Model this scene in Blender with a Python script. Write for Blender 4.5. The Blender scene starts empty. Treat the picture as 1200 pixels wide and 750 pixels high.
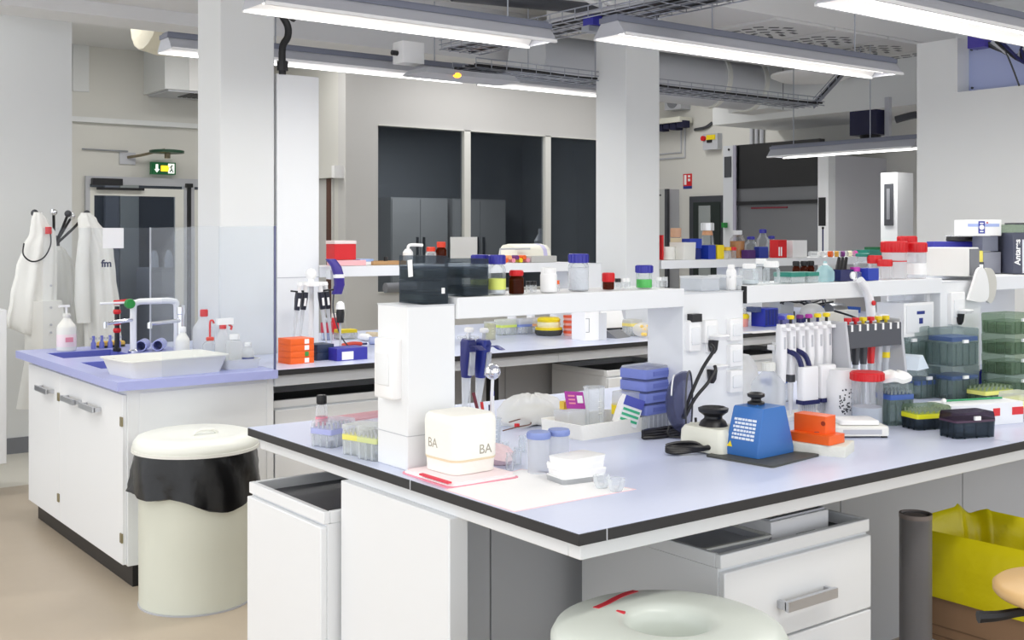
import bpy, bmesh, math, random
from mathutils import Vector, Matrix
random.seed(7)
C = bpy.context.scene.collection
PI = math.pi

# ---------------------------------------------------------------- camera, world, lamps, exposure
scn = bpy.context.scene
cam = bpy.data.objects.new('camera', bpy.data.cameras.new('camera'))
C.objects.link(cam)
cam.location = (0, 0, 1.52)
cam.rotation_euler = (PI/2, 0, -math.atan2(0.6048, 0.7964))
cam.data.sensor_width = 36
cam.data.lens = 39.87
cam.data.shift_y = -0.0825
cam.data.clip_start = 0.05
scn.camera = cam
scn.view_settings.view_transform = 'Standard'
scn.view_settings.look = 'None'
scn.view_settings.gamma = 1.0
scn.view_settings.exposure = 0.14
world = bpy.data.worlds.new('world')
scn.world = world
world.use_nodes = True
world.node_tree.nodes['Background'].inputs[0].default_value = (0.93, 0.96, 1.0, 1)
world.node_tree.nodes['Background'].inputs[1].default_value = 1.5
scn.cycles.max_bounces = 10
scn.cycles.transparent_max_bounces = 24
scn.cycles.caustics_reflective = False
scn.cycles.caustics_refractive = False
scn.cycles.sample_clamp_indirect = 4.0
scn.cycles.use_denoising = True

def lamp(name, loc, sx, sy, power, rz=0, col=(1.0, 0.98, 0.94)):
    """a downward rectangular area light"""
    d = bpy.data.lights.new(name, 'AREA')
    d.shape = 'RECTANGLE'; d.size = sx; d.size_y = sy; d.energy = power; d.color = col
    o = bpy.data.objects.new(name, d); C.objects.link(o)
    o.location = loc; o.rotation_euler = (0, 0, rz)
    return o

# unseen area lights added for the lamp rows that run on outside the picture
for i, (x, y) in enumerate([(-0.4, 2.6), (0.4, 4.3), (2.0, 1.0), (4.6, 1.0), (0.2, 6.4), (-1.2, 1.0)]):
    lamp('added_area_light', (x, y, 2.5), 1.3, 0.2, 14)
for x, y in ((0.6, 8.2), (3.6, 9.0), (6.6, 8.9), (8.2, 8.6), (2.9, 9.6), (4.4, 9.6)):      # added lights, hidden behind the beam, that brighten the far walls
    lamp('added_area_light', (x, y, 3.36), 1.2, 0.3, 15, 0, (1.0, 0.985, 0.97))
lamp('added_area_light', (7.4, 11.2, 2.85), 1.2, 0.3, 30)          # unseen light added so the dark room shows behind the window
lamp('added_area_light', (4.2, 12.5, 2.5), 1.0, 0.3, 5)          # unseen light added to the unlit corridor beyond the glass door

# ---------------------------------------------------------------- mesh helpers
def rr(sx, sy, r, n=3):
    """rounded rectangle outline"""
    r = min(r, sx/2-1e-4, sy/2-1e-4); out = []
    for cx, cy, a0 in ((sx/2-r, sy/2-r, 0), (-sx/2+r, sy/2-r, PI/2), (-sx/2+r, -sy/2+r, PI), (sx/2-r, -sy/2+r, 1.5*PI)):
        for k in range(n+1):
            a = a0+PI/2*k/n
            out.append((cx+r*math.cos(a), cy+r*math.sin(a)))
    return out
def circ(r, n=20, cx=0, cy=0):
    return [(cx+r*math.cos(2*PI*k/n), cy+r*math.sin(2*PI*k/n)) for k in range(n)]

class MB:
    def __init__(s): s.v = []; s.f = []
    def add(s, vs, fs):
        o = len(s.v); s.v += [tuple(v) for v in vs]; s.f += [tuple(i+o for i in f) for f in fs]; return s
    def box(s, x0, x1, y0, y1, z0, z1):
        return s.add([(x0,y0,z0),(x1,y0,z0),(x1,y1,z0),(x0,y1,z0),(x0,y0,z1),(x1,y0,z1),(x1,y1,z1),(x0,y1,z1)],
                     [(0,3,2,1),(4,5,6,7),(0,1,5,4),(1,2,6,5),(2,3,7,6),(3,0,4,7)])
    def cb(s, cx, cy, z0, sx, sy, sz, rz=0):
        c, n = math.cos(rz), math.sin(rz)
        P = [(-sx/2,-sy/2),(sx/2,-sy/2),(sx/2,sy/2),(-sx/2,sy/2)]
        P = [(cx+a*c-b*n, cy+a*n+b*c) for a, b in P]
        return s.loft([[(a,b,z0) for a,b in P],[(a,b,z0+sz) for a,b in P]])
    def loft(s, loops, cap0=True, cap1=True):
        n = len(loops[0]); vs = [p for l in loops for p in l]; fs = []
        for i in range(len(loops)-1):
            for k in range(n):
                a = i*n+k; b = i*n+(k+1) % n
                fs.append((a, b, b+n, a+n))
        if cap0: fs.append(tuple(reversed(range(n))))
        if cap1: fs.append(tuple(range((len(loops)-1)*n, len(loops)*n)))
        return s.add(vs, fs)
    def lathe(s, prof, n=20, cx=0, cy=0, cap0=True, cap1=True):
        return s.loft([[(x, y, z) for x, y in circ(max(r, 1e-4), n, cx, cy)] for r, z in prof], cap0, cap1)
    def prism(s, poly, z0, z1):
        return s.loft([[(x,y,z0) for x,y in poly],[(x,y,z1) for x,y in poly]])
    def extr(s, poly, a0, a1, axis):
        """outline (u,v) pushed along 'x' (u=y,v=z) or 'y' (u=x,v=z)"""
        if axis == 'x': return s.loft([[(a0,u,v) for u,v in poly],[(a1,u,v) for u,v in poly]])
        return s.loft([[(u,a0,v) for u,v in poly],[(u,a1,v) for u,v in poly]])
    def rbox(s, sx, sy, z0, z1, r=.01, top=1.0, n=3, cx=0, cy=0):
        return s.loft([[(x+cx,y+cy,z0) for x,y in rr(sx,sy,r,n)],[(x*top+cx,y*top+cy,z1) for x,y in rr(sx,sy,r,n)]])
    def pillow(s, sx, sy, z0, z1, r=.01, e=.01, n=3, cx=0, cy=0):
        """rounded block with eased top edge"""
        L = []
        for z, d in ((z0,0),(z1-e,0),(z1-e*.3,e*.3),(z1,e)):
            L.append([(x+cx,y+cy,z) for x,y in rr(sx-2*d, sy-2*d, max(r-d,.002), n)])
        return s.loft(L)
    def tray(s, sx, sy, z0, z1, t=.004, top=1.0, r=.01, cx=0, cy=0, n=3):
        o0 = rr(sx,sy,r,n); i0 = rr(sx-2*t,sy-2*t,max(r-t,.001),n); k = top
        o1 = rr(sx*k,sy*k,r,n); i1 = rr(sx*k-2*t,sy*k-2*t,max(r-t,.001),n)
        f = lambda P, z: [(x+cx,y+cy,z) for x,y in P]
        return s.loft([f(o0,z0),f(o1,z1),f(i1,z1),f(i0,z0+t)])
    def cup(s, prof, t=.003, n=20, cx=0, cy=0):
        """open vessel: outer profile up, inner profile down"""
        inner = [(max(r-t,.001), z) for r, z in prof][::-1]
        inner[-1] = (inner[-1][0], prof[0][1]+t)
        return s.lathe(prof+inner, n, cx, cy)
    def tube(s, pts, r, n=8, r2=None):
        pts = [Vector(p) for p in pts]; L = []; up = None
        for i, p in enumerate(pts):
            d = (pts[min(i+1,len(pts)-1)]-pts[max(i-1,0)]).normalized()
            if up is None: up = Vector((0,0,1)) if abs(d.z) < .9 else Vector((1,0,0))
            a = d.cross(up)
            if a.length < 1e-5: a = d.orthogonal()
            a.normalize(); b = a.cross(d).normalized(); up = b
            rad = r if r2 is None else r+(r2-r)*i/(len(pts)-1)
            L.append([tuple(p+a*rad*math.cos(2*PI*k/n)+b*rad*math.sin(2*PI*k/n)) for k in range(n)])
        return s.loft(L)
    def ball(s, c, r, n=12, sz=1.0):
        m = n//2
        return s.lathe([(r*math.sin(PI*i/m), c[2]-r*sz*math.cos(PI*i/m)) for i in range(m+1)], n, c[0], c[1])
    def xf(s, M):
        s.v = [tuple(M @ Vector(v)) for v in s.v]; return s
    def mv(s, x=0, y=0, z=0): return s.xf(Matrix.Translation((x,y,z)))
    def rot(s, a, ax): return s.xf(Matrix.Rotation(a, 4, ax))
    def join(s, o): return s.add(o.v, o.f)
    def build(s, name, mat, parent=None, loc=None, rz=0, bev=0, kind=None, label=None, ang=35):
        me = bpy.data.meshes.new(name)
        me.from_pydata(s.v, [], s.f); me.update()
        bm = bmesh.new(); bm.from_mesh(me); bmesh.ops.recalc_face_normals(bm, faces=bm.faces); bm.to_mesh(me); bm.free()
        me.polygons.foreach_set('use_smooth', [True]*len(me.polygons))
        me.set_sharp_from_angle(angle=math.radians(ang))
        if mat: me.materials.append(mat)
        o = bpy.data.objects.new(name, me); C.objects.link(o)
        if parent: o.parent = parent
        if loc: o.location = loc
        o.rotation_euler.z = rz
        if bev:
            m = o.modifiers.new('bevel', 'BEVEL'); m.width = bev; m.segments = 2; m.limit_method = 'ANGLE'; m.angle_limit = .6
        if kind: o['kind'] = kind
        if label: o['label'] = label
        return o

def smooth_path(pts, k=6):
    pts = [Vector(p) for p in pts]; out = []
    for i in range(len(pts)-1):
        p0, p1, p2, p3 = pts[max(i-1,0)], pts[i], pts[i+1], pts[min(i+2,len(pts)-1)]
        for j in range(k):
            t = j/k
            out.append(.5*((2*p1)+(p2-p0)*t+(2*p0-5*p1+4*p2-p3)*t*t+(3*p1-p0-3*p2+p3)*t**3))
    out.append(pts[-1]); return out

def tag(o, label, cat, group=None):
    o['label'] = label; o['category'] = cat
    if group: o['group'] = group
    return o
def T(name, label, cat, loc=(0,0,0), rz=0, group=None):
    o = bpy.data.objects.new(name, None); C.objects.link(o); o.empty_display_size = .02
    o.location = loc; o.rotation_euler = (0,0,rz)
    return tag(o, label, cat, group)
def S(name, mb, mat, loc=None, rz=0, bev=0, parent=None):
    o = mb.build(name, mat, parent, loc, rz, bev)
    if not parent: o['kind'] = 'structure'
    return o
def dup(root, loc, rz=None, label=None, group=None):
    def cp(o, parent):
        c = o.copy(); C.objects.link(c)
        if parent: c.parent = parent
        for ch in list(o.children): cp(ch, c)
        return c
    r = cp(root, None); r.location = loc
    if rz is not None: r.rotation_euler[2] = rz
    if label: r['label'] = label
    if group: r['group'] = group
    return r
def text(name, body, size, mat, parent, loc, rot, ext=.0004, align='CENTER', bold=0, sx=1.0):
    cu = bpy.data.curves.new(name, 'FONT'); cu.body = body; cu.size = size; cu.extrude = ext; cu.align_x = align; cu.align_y = 'CENTER'; cu.offset = bold
    t = bpy.data.objects.new(name, cu); C.objects.link(t)
    me = bpy.data.meshes.new_from_object(t.evaluated_get(bpy.context.evaluated_depsgraph_get()))
    bpy.data.objects.remove(t)
    me.materials.clear(); me.materials.append(mat)
    o = bpy.data.objects.new(name, me); C.objects.link(o); o.parent = parent; o.location = loc; o.rotation_euler = rot; o.scale = (sx,1,1)
    return o

# ---------------------------------------------------------------- materials
def lin(c):
    return tuple((x/12.92 if x <= .04045 else ((x+.055)/1.055)**2.4) for x in (k/255 for k in c))
_m = {}
def P(key, c, rough=.5, metal=0.0, var=0.0, scale=8.0, bump=0.0, coat=0.0, spec=.5, sss=0.0):
    """procedural principled material: colour, with optional noise variation and relief"""
    if key in _m: return _m[key]
    m = bpy.data.materials.new(key); m.use_nodes = True; nt = m.node_tree; b = nt.nodes['Principled BSDF']
    c = lin(c)
    b.inputs['Base Color'].default_value = (*c, 1); b.inputs['Roughness'].default_value = rough; b.inputs['Metallic'].default_value = metal
    b.inputs['Specular IOR Level'].default_value = spec; b.inputs['Coat Weight'].default_value = coat
    if var or bump:
        tc = nt.nodes.new('ShaderNodeTexCoord'); n = nt.nodes.new('ShaderNodeTexNoise')
        n.inputs['Scale'].default_value = scale; n.inputs['Detail'].default_value = 5
        nt.links.new(tc.outputs['Object'], n.inputs['Vector'])
        if var:
            r = nt.nodes.new('ShaderNodeMix'); r.data_type = 'RGBA'
            r.inputs[6].default_value = (*[x*(1-var) for x in c], 1); r.inputs[7].default_value = (*[min(1, x*(1+var)) for x in c], 1)
            nt.links.new(n.outputs['Fac'], r.inputs[0]); nt.links.new(r.outputs[2], b.inputs['Base Color'])
        if bump:
            bp = nt.nodes.new('ShaderNodeBump'); bp.inputs['Strength'].default_value = bump; bp.inputs['Distance'].default_value = .01
            nt.links.new(n.outputs['Fac'], bp.inputs['Height']); nt.links.new(bp.outputs[0], b.inputs['Normal'])
    _m[key] = m; return m
def G(key, c, a=.12, rough=.08, tint=None, fr=.36):
    """clear or cloudy plastic and glass: light passes through with tint, a share of it scatters or reflects"""
    if key in _m: return _m[key]
    m = bpy.data.materials.new(key); m.use_nodes = True; nt = m.node_tree; b = nt.nodes['Principled BSDF']; out = nt.nodes['Material Output']
    b.inputs['Base Color'].default_value = (*lin(c), 1); b.inputs['Roughness'].default_value = rough
    tr = nt.nodes.new('ShaderNodeBsdfTransparent'); tr.inputs[0].default_value = (*lin(tint or [255-(255-k)*.22 for k in c]), 1)
    mx = nt.nodes.new('ShaderNodeMixShader'); lw = nt.nodes.new('ShaderNodeLayerWeight'); lw.inputs[0].default_value = .35
    ad = nt.nodes.new('ShaderNodeMath'); ad.operation = 'MULTIPLY_ADD'; ad.inputs[1].default_value = fr*(1-a); ad.inputs[2].default_value = a; ad.use_clamp = True
    nt.links.new(lw.outputs['Fresnel'], ad.inputs[0]); nt.links.new(ad.outputs[0], mx.inputs[0])
    sh = b
    if a >= .2:                                                     # cloudy plastics also let scattered light through
        tl = nt.nodes.new('ShaderNodeBsdfTranslucent'); tl.inputs[0].default_value = (*lin(c), 1)
        sh = nt.nodes.new('ShaderNodeMixShader'); sh.inputs[0].default_value = .5
        nt.links.new(b.outputs[0], sh.inputs[1]); nt.links.new(tl.outputs[0], sh.inputs[2])
    nt.links.new(tr.outputs[0], mx.inputs[1]); nt.links.new(sh.outputs[0], mx.inputs[2]); nt.links.new(mx.outputs[0], out.inputs[0])
    _m[key] = m; return m
def E(key, c, s):
    if key in _m: return _m[key]
    m = bpy.data.materials.new(key); m.use_nodes = True; nt = m.node_tree; b = nt.nodes['Principled BSDF']
    b.inputs['Base Color'].default_value = (*lin(c), 1); b.inputs['Emission Color'].default_value = (*lin(c), 1); b.inputs['Emission Strength'].default_value = s
    _m[key] = m; return m

lam = P('white_laminate', (236,238,240), .42)
lam2 = P('pale_grey_laminate', (214,217,222), .45)
greyp = P('grey_panel', (204,206,210), .5)
top_m = P('lilac_worktop', (206,213,236), .30, var=.02, scale=60)
edge_m = P('black_edge', (38,38,40), .5)
sink_m = P('lilac_sink', (170,176,226), .3)
basin_m = P('violet_basin', (112,120,200), .3)
wall_m = P('white_wall', (226,228,228), .6, var=.015, scale=3)
wall_cream = P('cream_wall', (216,215,209), .65, var=.015, scale=3)
wall_grey = P('grey_wall', (208,207,205), .65, var=.015, scale=3)
ceil_m = P('ceiling_paint', (222,222,222), .7, var=.02, scale=2)
white = P('white_plastic', (244,244,244), .35)
cream = P('cream_plastic', (226,226,212), .4)
offw = P('off_white', (232,232,226), .5)
black = P('black_plastic', (22,22,26), .4)
dgrey = P('dark_grey', (66,68,74), .45)
mgrey = P('mid_grey', (128,130,136), .45)
lgrey = P('light_grey', (192,194,200), .4)
steel = P('steel', (205,207,212), .28, 1.0)
galv = P('galvanised', (168,172,182), .4, .8)
chrome = P('chrome', (235,236,240), .12, 1.0)
red = P('red_plastic', (214,28,36), .35)
orange = P('orange_plastic', (238,98,22), .4)
yellow = P('yellow_plastic', (240,214,28), .4)
blue = P('blue_plastic', (34,62,172), .38)
cobalt = P('cobalt_cap', (52,52,160), .38)
navy = P('navy_plastic', (26,30,88), .38)
teal = P('teal_plastic', (24,128,112), .4)
green = P('green_plastic', (34,140,60), .4)
purple = P('purple_plastic', (112,40,120), .4)
magenta = P('magenta_card', (176,52,158), .5)
pinkp = P('pink_plastic', (236,150,168), .5)
lav = P('lavender_lid', (134,150,206), .4)
bluebox_m = P('powder_blue', (98,112,190), .4)
amber = G('amber_glass', (120,52,14), .35, .1, (150,70,24))
tan = P('tan_card', (178,140,96), .6)
brownc = P('brown_card', (150,118,90), .7, var=.04, scale=20)
glass = G('clear_glass', (240,245,248), .05, .04)
plast = G('clear_plastic', (242,245,247), .24, .25)
milky = G('milky_plastic', (238,240,242), .62, .35)
frost = G('frosted_plastic', (238,241,245), .42, .3)
smoke = G('smoke_plastic', (156,172,170), .24, .2, (236,241,240))
smokeg = G('smoke_green_plastic', (148,168,148), .26, .2, (230,239,229))
smoked = G('smoke_dark_plastic', (84,94,104), .30, .2, (214,220,226))
smokep = G('smoke_violet_plastic', (62,50,70), .5, .2, (188,174,192))
visor = G('visor_plastic', (104,108,136), .22, .08, (234,235,244))
pane_m = G('acrylic_pane', (226,230,236), .03, .05, (252,253,254), .14)
paper = P('paper', (248,248,248), .7)
ink = P('ink', (40,42,60), .6)
inkb = P('blue_ink', (36,52,130), .6)
amberliq = P('amber_liquid', (176,112,30), .2)
greenliq = P('green_liquid', (64,196,72), .2)
yelliq = P('yellow_liquid', (216,206,96), .25)
aqualiq = G('aqua_liquid', (200,232,236), .5, .2)

# ---------------------------------------------------------------- the room
floor_m = P('linoleum', (184,170,151), .38, var=.05, scale=6)
floor2_m = P('pale_linoleum', (214,210,198), .3, var=.02, scale=6)
S('floor', MB().box(-3,12,-3,7.3,-.1,0), floor_m)
S('floor_hall', MB().box(-3,12,7.3,14,-.1,0), floor2_m)
S('ceiling', MB().box(-3,12,-3,14,3.4,3.5), ceil_m)
S('ceiling_soffit', MB().box(-1,3.3,4.6,7.6,3.06,3.4), ceil_m)
S('trim_1', MB().box(-3,9.6,7.6,7.95,2.97,3.4), ceil_m)            # concrete beam along the room
S('trim_2', MB().box(8.6,9.6,3,7.95,2.64,3.4), wall_m)              # bulkhead over the fume hood
S('wall_left', MB().box(-3,2.41,8.4,8.55,0,3.4), wall_m)
S('baseboard_left', MB().box(-3,2.41,8.385,8.4,0,.11), mgrey)
S('wall_return', MB().box(2.3,2.41,8.55,11.5,0,3.4), wall_m)
wb = MB().box(2.41,3.42,11.5,11.65,0,3.4).box(3.42,5.375,11.5,11.65,2.11,3.4)
wbo = S('wall_back', wb, wall_cream)
S('ledge', MB().box(2.41,5.375,11.44,11.5,2.64,2.69), wall_m, parent=wbo)
S('access_panel', MB().box(3.3,3.46,11.48,11.5,2.94,3.4), wall_m, parent=wbo, bev=.004)
S('wall_corridor', MB().box(3.0,5.6,13.4,13.5,0,2.6), P('corridor_paint', (70,76,86), .6))
S('wall_side', MB().box(5.375,5.5,9.9,11.65,0,3.4), wall_cream)
d2 = S('door_2', MB().box(5.352,5.375,9.98,11.1,0,2.08), wall_grey)
S('lintel', MB().box(5.30,5.375,9.84,10.9,2.087,2.2), wall_cream, parent=d2)
S('lintel_cap', MB().box(5.27,5.375,9.78,9.84,2.08,2.2), white, parent=d2)
S('jamb', MB().box(5.345,5.376,10.0,10.09,0,2.085), P('brown_jamb', (92,60,48), .5), parent=d2)
ww = MB().box(5.375,5.738,9.75,9.9,0,3.4).box(5.738,8.97,9.75,9.9,2.62,3.4).box(5.738,8.97,9.75,9.9,0,.95).box(8.97,9.75,9.75,9.9,0,3.4)
S('wall_window', ww, wall_grey)
w1 = S('window_1', MB().box(5.738,9.0,9.74,9.79,.95,.96).box(5.738,9.0,9.73,9.79,2.612,2.62), offw)
for x0, x1 in ((6.766,6.845),(7.854,7.93),(8.95,9.0)):
    S('mullion', MB().box(x0,x1,9.73,9.80,.95,2.62), offw, parent=w1)
wg = G('window_glass', (70,76,84), .10, .03, (228,232,236))
for x0, x1 in ((5.738,6.766),(6.845,7.854),(7.93,8.95)):
    S('pane', MB().box(x0,x1,9.775,9.781,.955,2.615), wg, parent=w1)
dark_m = P('dark_room_paint', (120,124,130), .7)
S('wall_dark_room', MB().box(5.5,9.8,12.6,12.7,0,3.4).box(9.75,9.8,9.75,12.7,0,3.4), dark_m)
S('ceiling_dark_room', MB().box(5.5,9.8,9.9,12.7,2.9,3.0), dark_m)
S('wall_end', MB().box(9.6,9.75,-3,9.75,0,3.4), wall_cream)
for n, x0, x1 in (('pillar_1',2.31,2.61),('pillar_2',5.12,5.43)):
    S(n, MB().box(x0,x1,5.5,5.8,0,3.4), wall_m, bev=.006)
# tall partition at the end of the bench aisle, cut out at its upper near corner
pt = S('wall_partition', MB().extr([(2.4,0),(4.57,0),(4.57,2.85),(4.263,2.85),(4.263,2.484),(2.4,2.484)], 7.0, 7.14, 'x'), wall_m)
S('back_board', MB().box(7.14,7.18,2.4,4.5,0,2.83), P('bluish_board', (176,186,226), .45), parent=pt)
for z in (2.56,2.80,2.79): pass
for y, z in ((4.24,2.78),(4.20,2.78),(4.15,2.785),(4.235,2.52)):
    S('bolt', MB().lathe([(.008,0),(.008,.012)],8).rot(-PI/2,'Y').mv(7.139,y,z), dgrey, parent=pt)

# lower ceiling field of perforated panels
perf = T('perforated_ceiling_panel', 'pale ceiling panel with a square pattern of slots, nearest the big white partition', 'ceiling panel', (0,0,0), 0, 'slotted ceiling panels')
def perf_panel(x0, label, first=None):
    t = first or T('perforated_ceiling_panel', label, 'ceiling panel', (0,0,0), 0, 'slotted ceiling panels')
    t['label'] = label
    t.location = (x0, 5.27, 3.05)
    MB().box(.004,.66,0,1.5,0,.02).build('panel', ceil_m, t)
    m = MB(); rnd = random.Random(int(x0*10))
    for i in range(5):
        for j in range(5):
            if (i-2)**2+(j-2)**2 > 6: continue
            m.cb(.13+i*.10, .16+j*.11+(i%2)*.05, -.0015, .075, .034, .002, .5*math.atan2(j-2.1, i-2.1)+.4)
    for i in range(5):
        for j in range(4):
            m.cb(.13+i*.10, .92+j*.11+(i%2)*.05, -.0015, .06, .022, .002, rnd.choice((.5,-.5)))
    m.build('slots', dgrey, t, kind='stuff')
perf_panel(6.35, 'slotted ceiling panel beside the cable tray, first of the four in the row', perf)
perf_panel(7.02, 'slotted ceiling panel, second of the four from the cable tray')
perf_panel(7.69, 'slotted ceiling panel, third of the four from the cable tray')
perf_panel(8.36, 'slotted ceiling panel partly hidden behind the white partition, last of the row')
S('ceiling_field', MB().box(5.5,9.6,5.25,6.8,3.07,3.4), ceil_m)

# ---------------------------------------------------------------- ceiling services
lum_side = P('lamp_housing', (196,198,206), .35, .25)
lum_in = P('lamp_reflector', (240,240,240), .4)
lum_rail = P('lamp_rail', (120,124,140), .4)
tube_m = E('lit_tube', (255,252,244), 3.2)
def luminaire(label, loc, L, rz=0, power=38):
    t = T('trough_luminaire', label, 'ceiling lamp', loc, rz, 'suspended trough lamps')
    o = [(-.11,0),(-.06,.065),(.06,.065),(.11,0)]; i = [(.107,0),(.058,.061),(-.058,.061),(-.107,0)]
    MB().extr(o+i, 0, L, 'x').build('reflector', lum_side, t)
    MB().extr([(-.106,.002),(-.058,.0595),(-.055,.0595),(-.102,.002)],.006,L-.006,'x').extr([(.106,.002),(.058,.0595),(.055,.0595),(.102,.002)],.006,L-.006,'x').build('reflector_lining', lum_in, t)
    MB().box(-.01,L+.01,-.065,.065,.065,.09).box(0,L,-.05,.05,.09,.10).build('rail', lum_rail, t)
    for x in (-.004, L):
        MB().extr([(-.11,0),(-.06,.065),(.06,.065),(.11,0)], x, x+.004, 'x').build('end_plate', lum_side, t)
    for s in (-1,1): MB().extr([(s*.115,-.008),(s*.115,.006),(s*.098,.004),(s*.098,-.008)],0,L,'x').build('lip', white, t)
    MB().lathe([(.014,0),(.014,L-.08)],10).rot(PI/2,'Y').mv(.04,0,.028).build('tube', tube_m, t)
    for x in (L*.32, L*.86):
        MB().tube([(x,0,.10),(x,0,(3.4 if loc[0] > 3.4 or loc[1] < 4.6 else 3.06)-loc[2])],.004,6).build('suspension_rod', galv, t)
    c, s = math.cos(rz), math.sin(rz)
    lamp('trough_lamp_light', (loc[0]+c*L/2, loc[1]+s*L/2, loc[2]+.012), L-.1, .16, power*.42, rz)
    return t
luminaire('trough lamp above the rear bench beside the near white pillar', (1.95,4.3,2.45), 1.5, 0)
luminaire('farther trough lamp passing behind the near white pillar', (2.30,6.25,2.56), 2.1, 0)
luminaire('long trough lamp running from the far pillar under the slotted panels', (3.62,4.0,2.465), 2.2, 0, 38)
luminaire('trough lamp at the upper corner above the white partition', (3.75,2.8,2.455), 1.9, 0, 34)
luminaire('trough lamp in front of the black fume hood', (7.8,5.06,2.2), 1.42, PI/2, 26)
luminaire('distant trough lamp seen as a bright strip below the cable tray', (4.7,6.5,2.6), 1.2, 0, 20)

# wire basket trays with their cables
def basket(label, p0, p1, w=.26, h=.06, step=.1, ncab=9, rise=None):
    t = T('cable_tray', label, 'cable tray', p0)
    d = Vector(p1)-Vector(p0); L = d.length; ax = d.normalized(); nx = Vector((-ax.y, ax.x, 0))
    def at(s, u, z): return ax*s+nx*u+Vector((0,0,z))
    m = MB()
    for u, z in ((-w/2,h),(-w/2,h/2),(-w/2,0),(-w/4,0),(0,0),(w/4,0),(w/2,0),(w/2,h/2),(w/2,h)):
        m.tube([at(0,u,z), at(L,u,z)], .0035, 4)
    k = 0
    while k*step <= L:
        s = k*step
        m.tube([at(s,-w/2,h), at(s,-w/2,0), at(s,w/2,0), at(s,w/2,h)], .003, 4); k += 1
    m.build('wire_mesh', galv, t, kind='stuff')
    rnd = random.Random(3)
    for k in range(ncab):
        u = -w/2+.02+(w-.04)*k/(ncab-1)
        pts = [at(L*j/8, u+rnd.uniform(-.012,.012), .012+rnd.uniform(0,.012)) for j in range(9)]
        MB().tube(smooth_path(pts,3), .006+.004*rnd.random(), 6).build('cable', rnd.choice([black, black, dgrey, lgrey, dgrey]), t)
    return t
basket('wire cable tray crossing overhead in front of the far pillar', (4.02,2.9,2.64), (3.94,5.72,2.64), .30, .06, .1, 11)
basket('wire cable tray running behind the far pillar towards the fume hood', (4.1,5.9,2.57), (7.55,5.9,2.57), .26, .06, .12, 8)
basket('short sloping piece of cable tray rising to the ceiling', (7.58,5.9,2.57), (7.80,5.6,2.98), .26, .06, .09, 6)
tr = T('tray_bracket', 'grey bracket with a blue clip under the crossing cable tray', 'bracket', (4.03,4.42,2.60))
MB().box(-.2,.5,-.03,.03,-.03,0).build('arm', galv, tr)
MB().box(-.19,-.13,-.05,.03,0,.05).build('clip', cobalt, tr)
for x in (-.1,.3): MB().tube([(x,0,0),(x,0,.83)],.006,6).build('hanger_rod', galv, tr)
em = T('emergency_light', 'flat grey emergency light with a small orange lamp below the cable tray', 'emergency light', (4.05,5.85,2.50))
MB().rbox(.75,.26,0,.035,.03,.9).build('housing', lgrey, em)
MB().ball((-.12,-.12,.0),.025,10,.6).build('indicator', E('orange_led',(255,150,30),5), em)
jb = T('junction_box', 'white junction box at the end of the lamp beside the cable tray', 'junction box', (3.70,5.92,2.57))
MB().rbox(.16,.12,0,.13,.01).build('box', white, jb); MB().lathe([(.016,0),(.016,.04)],8).rot(PI/2,'Y').mv(-.12,0,.06).build('gland', black, jb)
pp = MB().tube([(3.4,5.0,2.80),(4.9,5.0,2.87)],.035,12)
tag(pp.build('ceiling_pipe', dgrey), 'dark round pipe running under the ceiling above the cable tray', 'pipe')
for x, la in ((4.2,'white bent conduit hanging beside the lamp end, near the dark pipe'),(4.35,'white bent conduit nearest the far pillar')):
    tag(MB().tube(smooth_path([(x-.4,4.6,3.38),(x-.38,4.55,3.0),(x-.33,4.5,2.78),(x-.2,4.45,2.72)],5),.012,8).build('conduit', white), la, 'conduit')
dt = T('air_duct', 'big round pale air duct under the ceiling behind the far pillar', 'air duct', (5.6,7.18,2.95))
MB().lathe([(.25,0),(.25,2.6)],28).rot(PI/2,'Y').build('duct', P('duct_skin',(212,214,218),.4,.2), dt)
for k in (2.1,2.6): MB().lathe([(.265,0),(.265,.05)],28).rot(PI/2,'Y').mv(k,0,0).build('flange', offw, dt)
bx = T('duct_box', 'square pale duct box joining the round air duct', 'air duct', (8.25,7.18,2.70))
MB().box(0,.42,-.25,.25,0,.6).build('box', wall_m, bx); MB().box(.2,.206,-.252,-.25,0,.6).build('seam', dgrey, bx)
dd = T('dome_lamp', 'shallow round white ceiling fitting below the duct', 'ceiling fitting', (8.2,6.4,2.93))
MB().lathe([(.02,-.05),(.28,-.035),(.36,0),(.36,.02),(.05,.02),(.05,.115)],24).build('dome', white, dd)
fd = T('flexible_duct', 'sagging cream wrapped duct under the ceiling left of the near pillar', 'air duct', (3.1,8.9,3.3))
MB().loft([[(x*.12,.34*math.cos(a)*(1+.05*math.sin(5*a+x)),.30*math.sin(a)*(1-.04*math.cos(3*a+x*2))-.05*math.sin(x*.8)) for a in [2*PI*k/20 for k in range(20)]] for x in range(10)]).build('wrapped_skin', P('duct_wrap',(232,226,206),.7,bump=.4,scale=14), fd)

# black hose bundle running down the near pillar
hs = T('hose_bundle', 'black hose bundle with blue clips hanging beside the near pillar', 'hose', (2.655,5.5,2.37))
MB().tube(smooth_path([(0,0,0),(0,0,.14),(.03,0,.2),(.03,0,.26),(-.01,0,.33),(0,0,.4),(.02,0,.48),(0,0,.6),(.01,0,1.03)],5),.02,8).build('hose', black, hs)
MB().tube(smooth_path([(.05,0,.3),(.09,0,.36),(.08,0,.46),(.04,0,.55),(.04,0,.8)],5),.025,8).build('hose', black, hs)
MB().lathe([(.03,.02),(.03,.07)],10).build('coupling', black, hs)
for z, x in ((.33,-.02),(.41,.13),(.47,-.02)): MB().cb(x,0,z,.03,.03,.05).build('clip', cobalt, hs)
MB().cb(.06,0,.40,.1,.06,.05).build('valve_block', black, hs)

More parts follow.
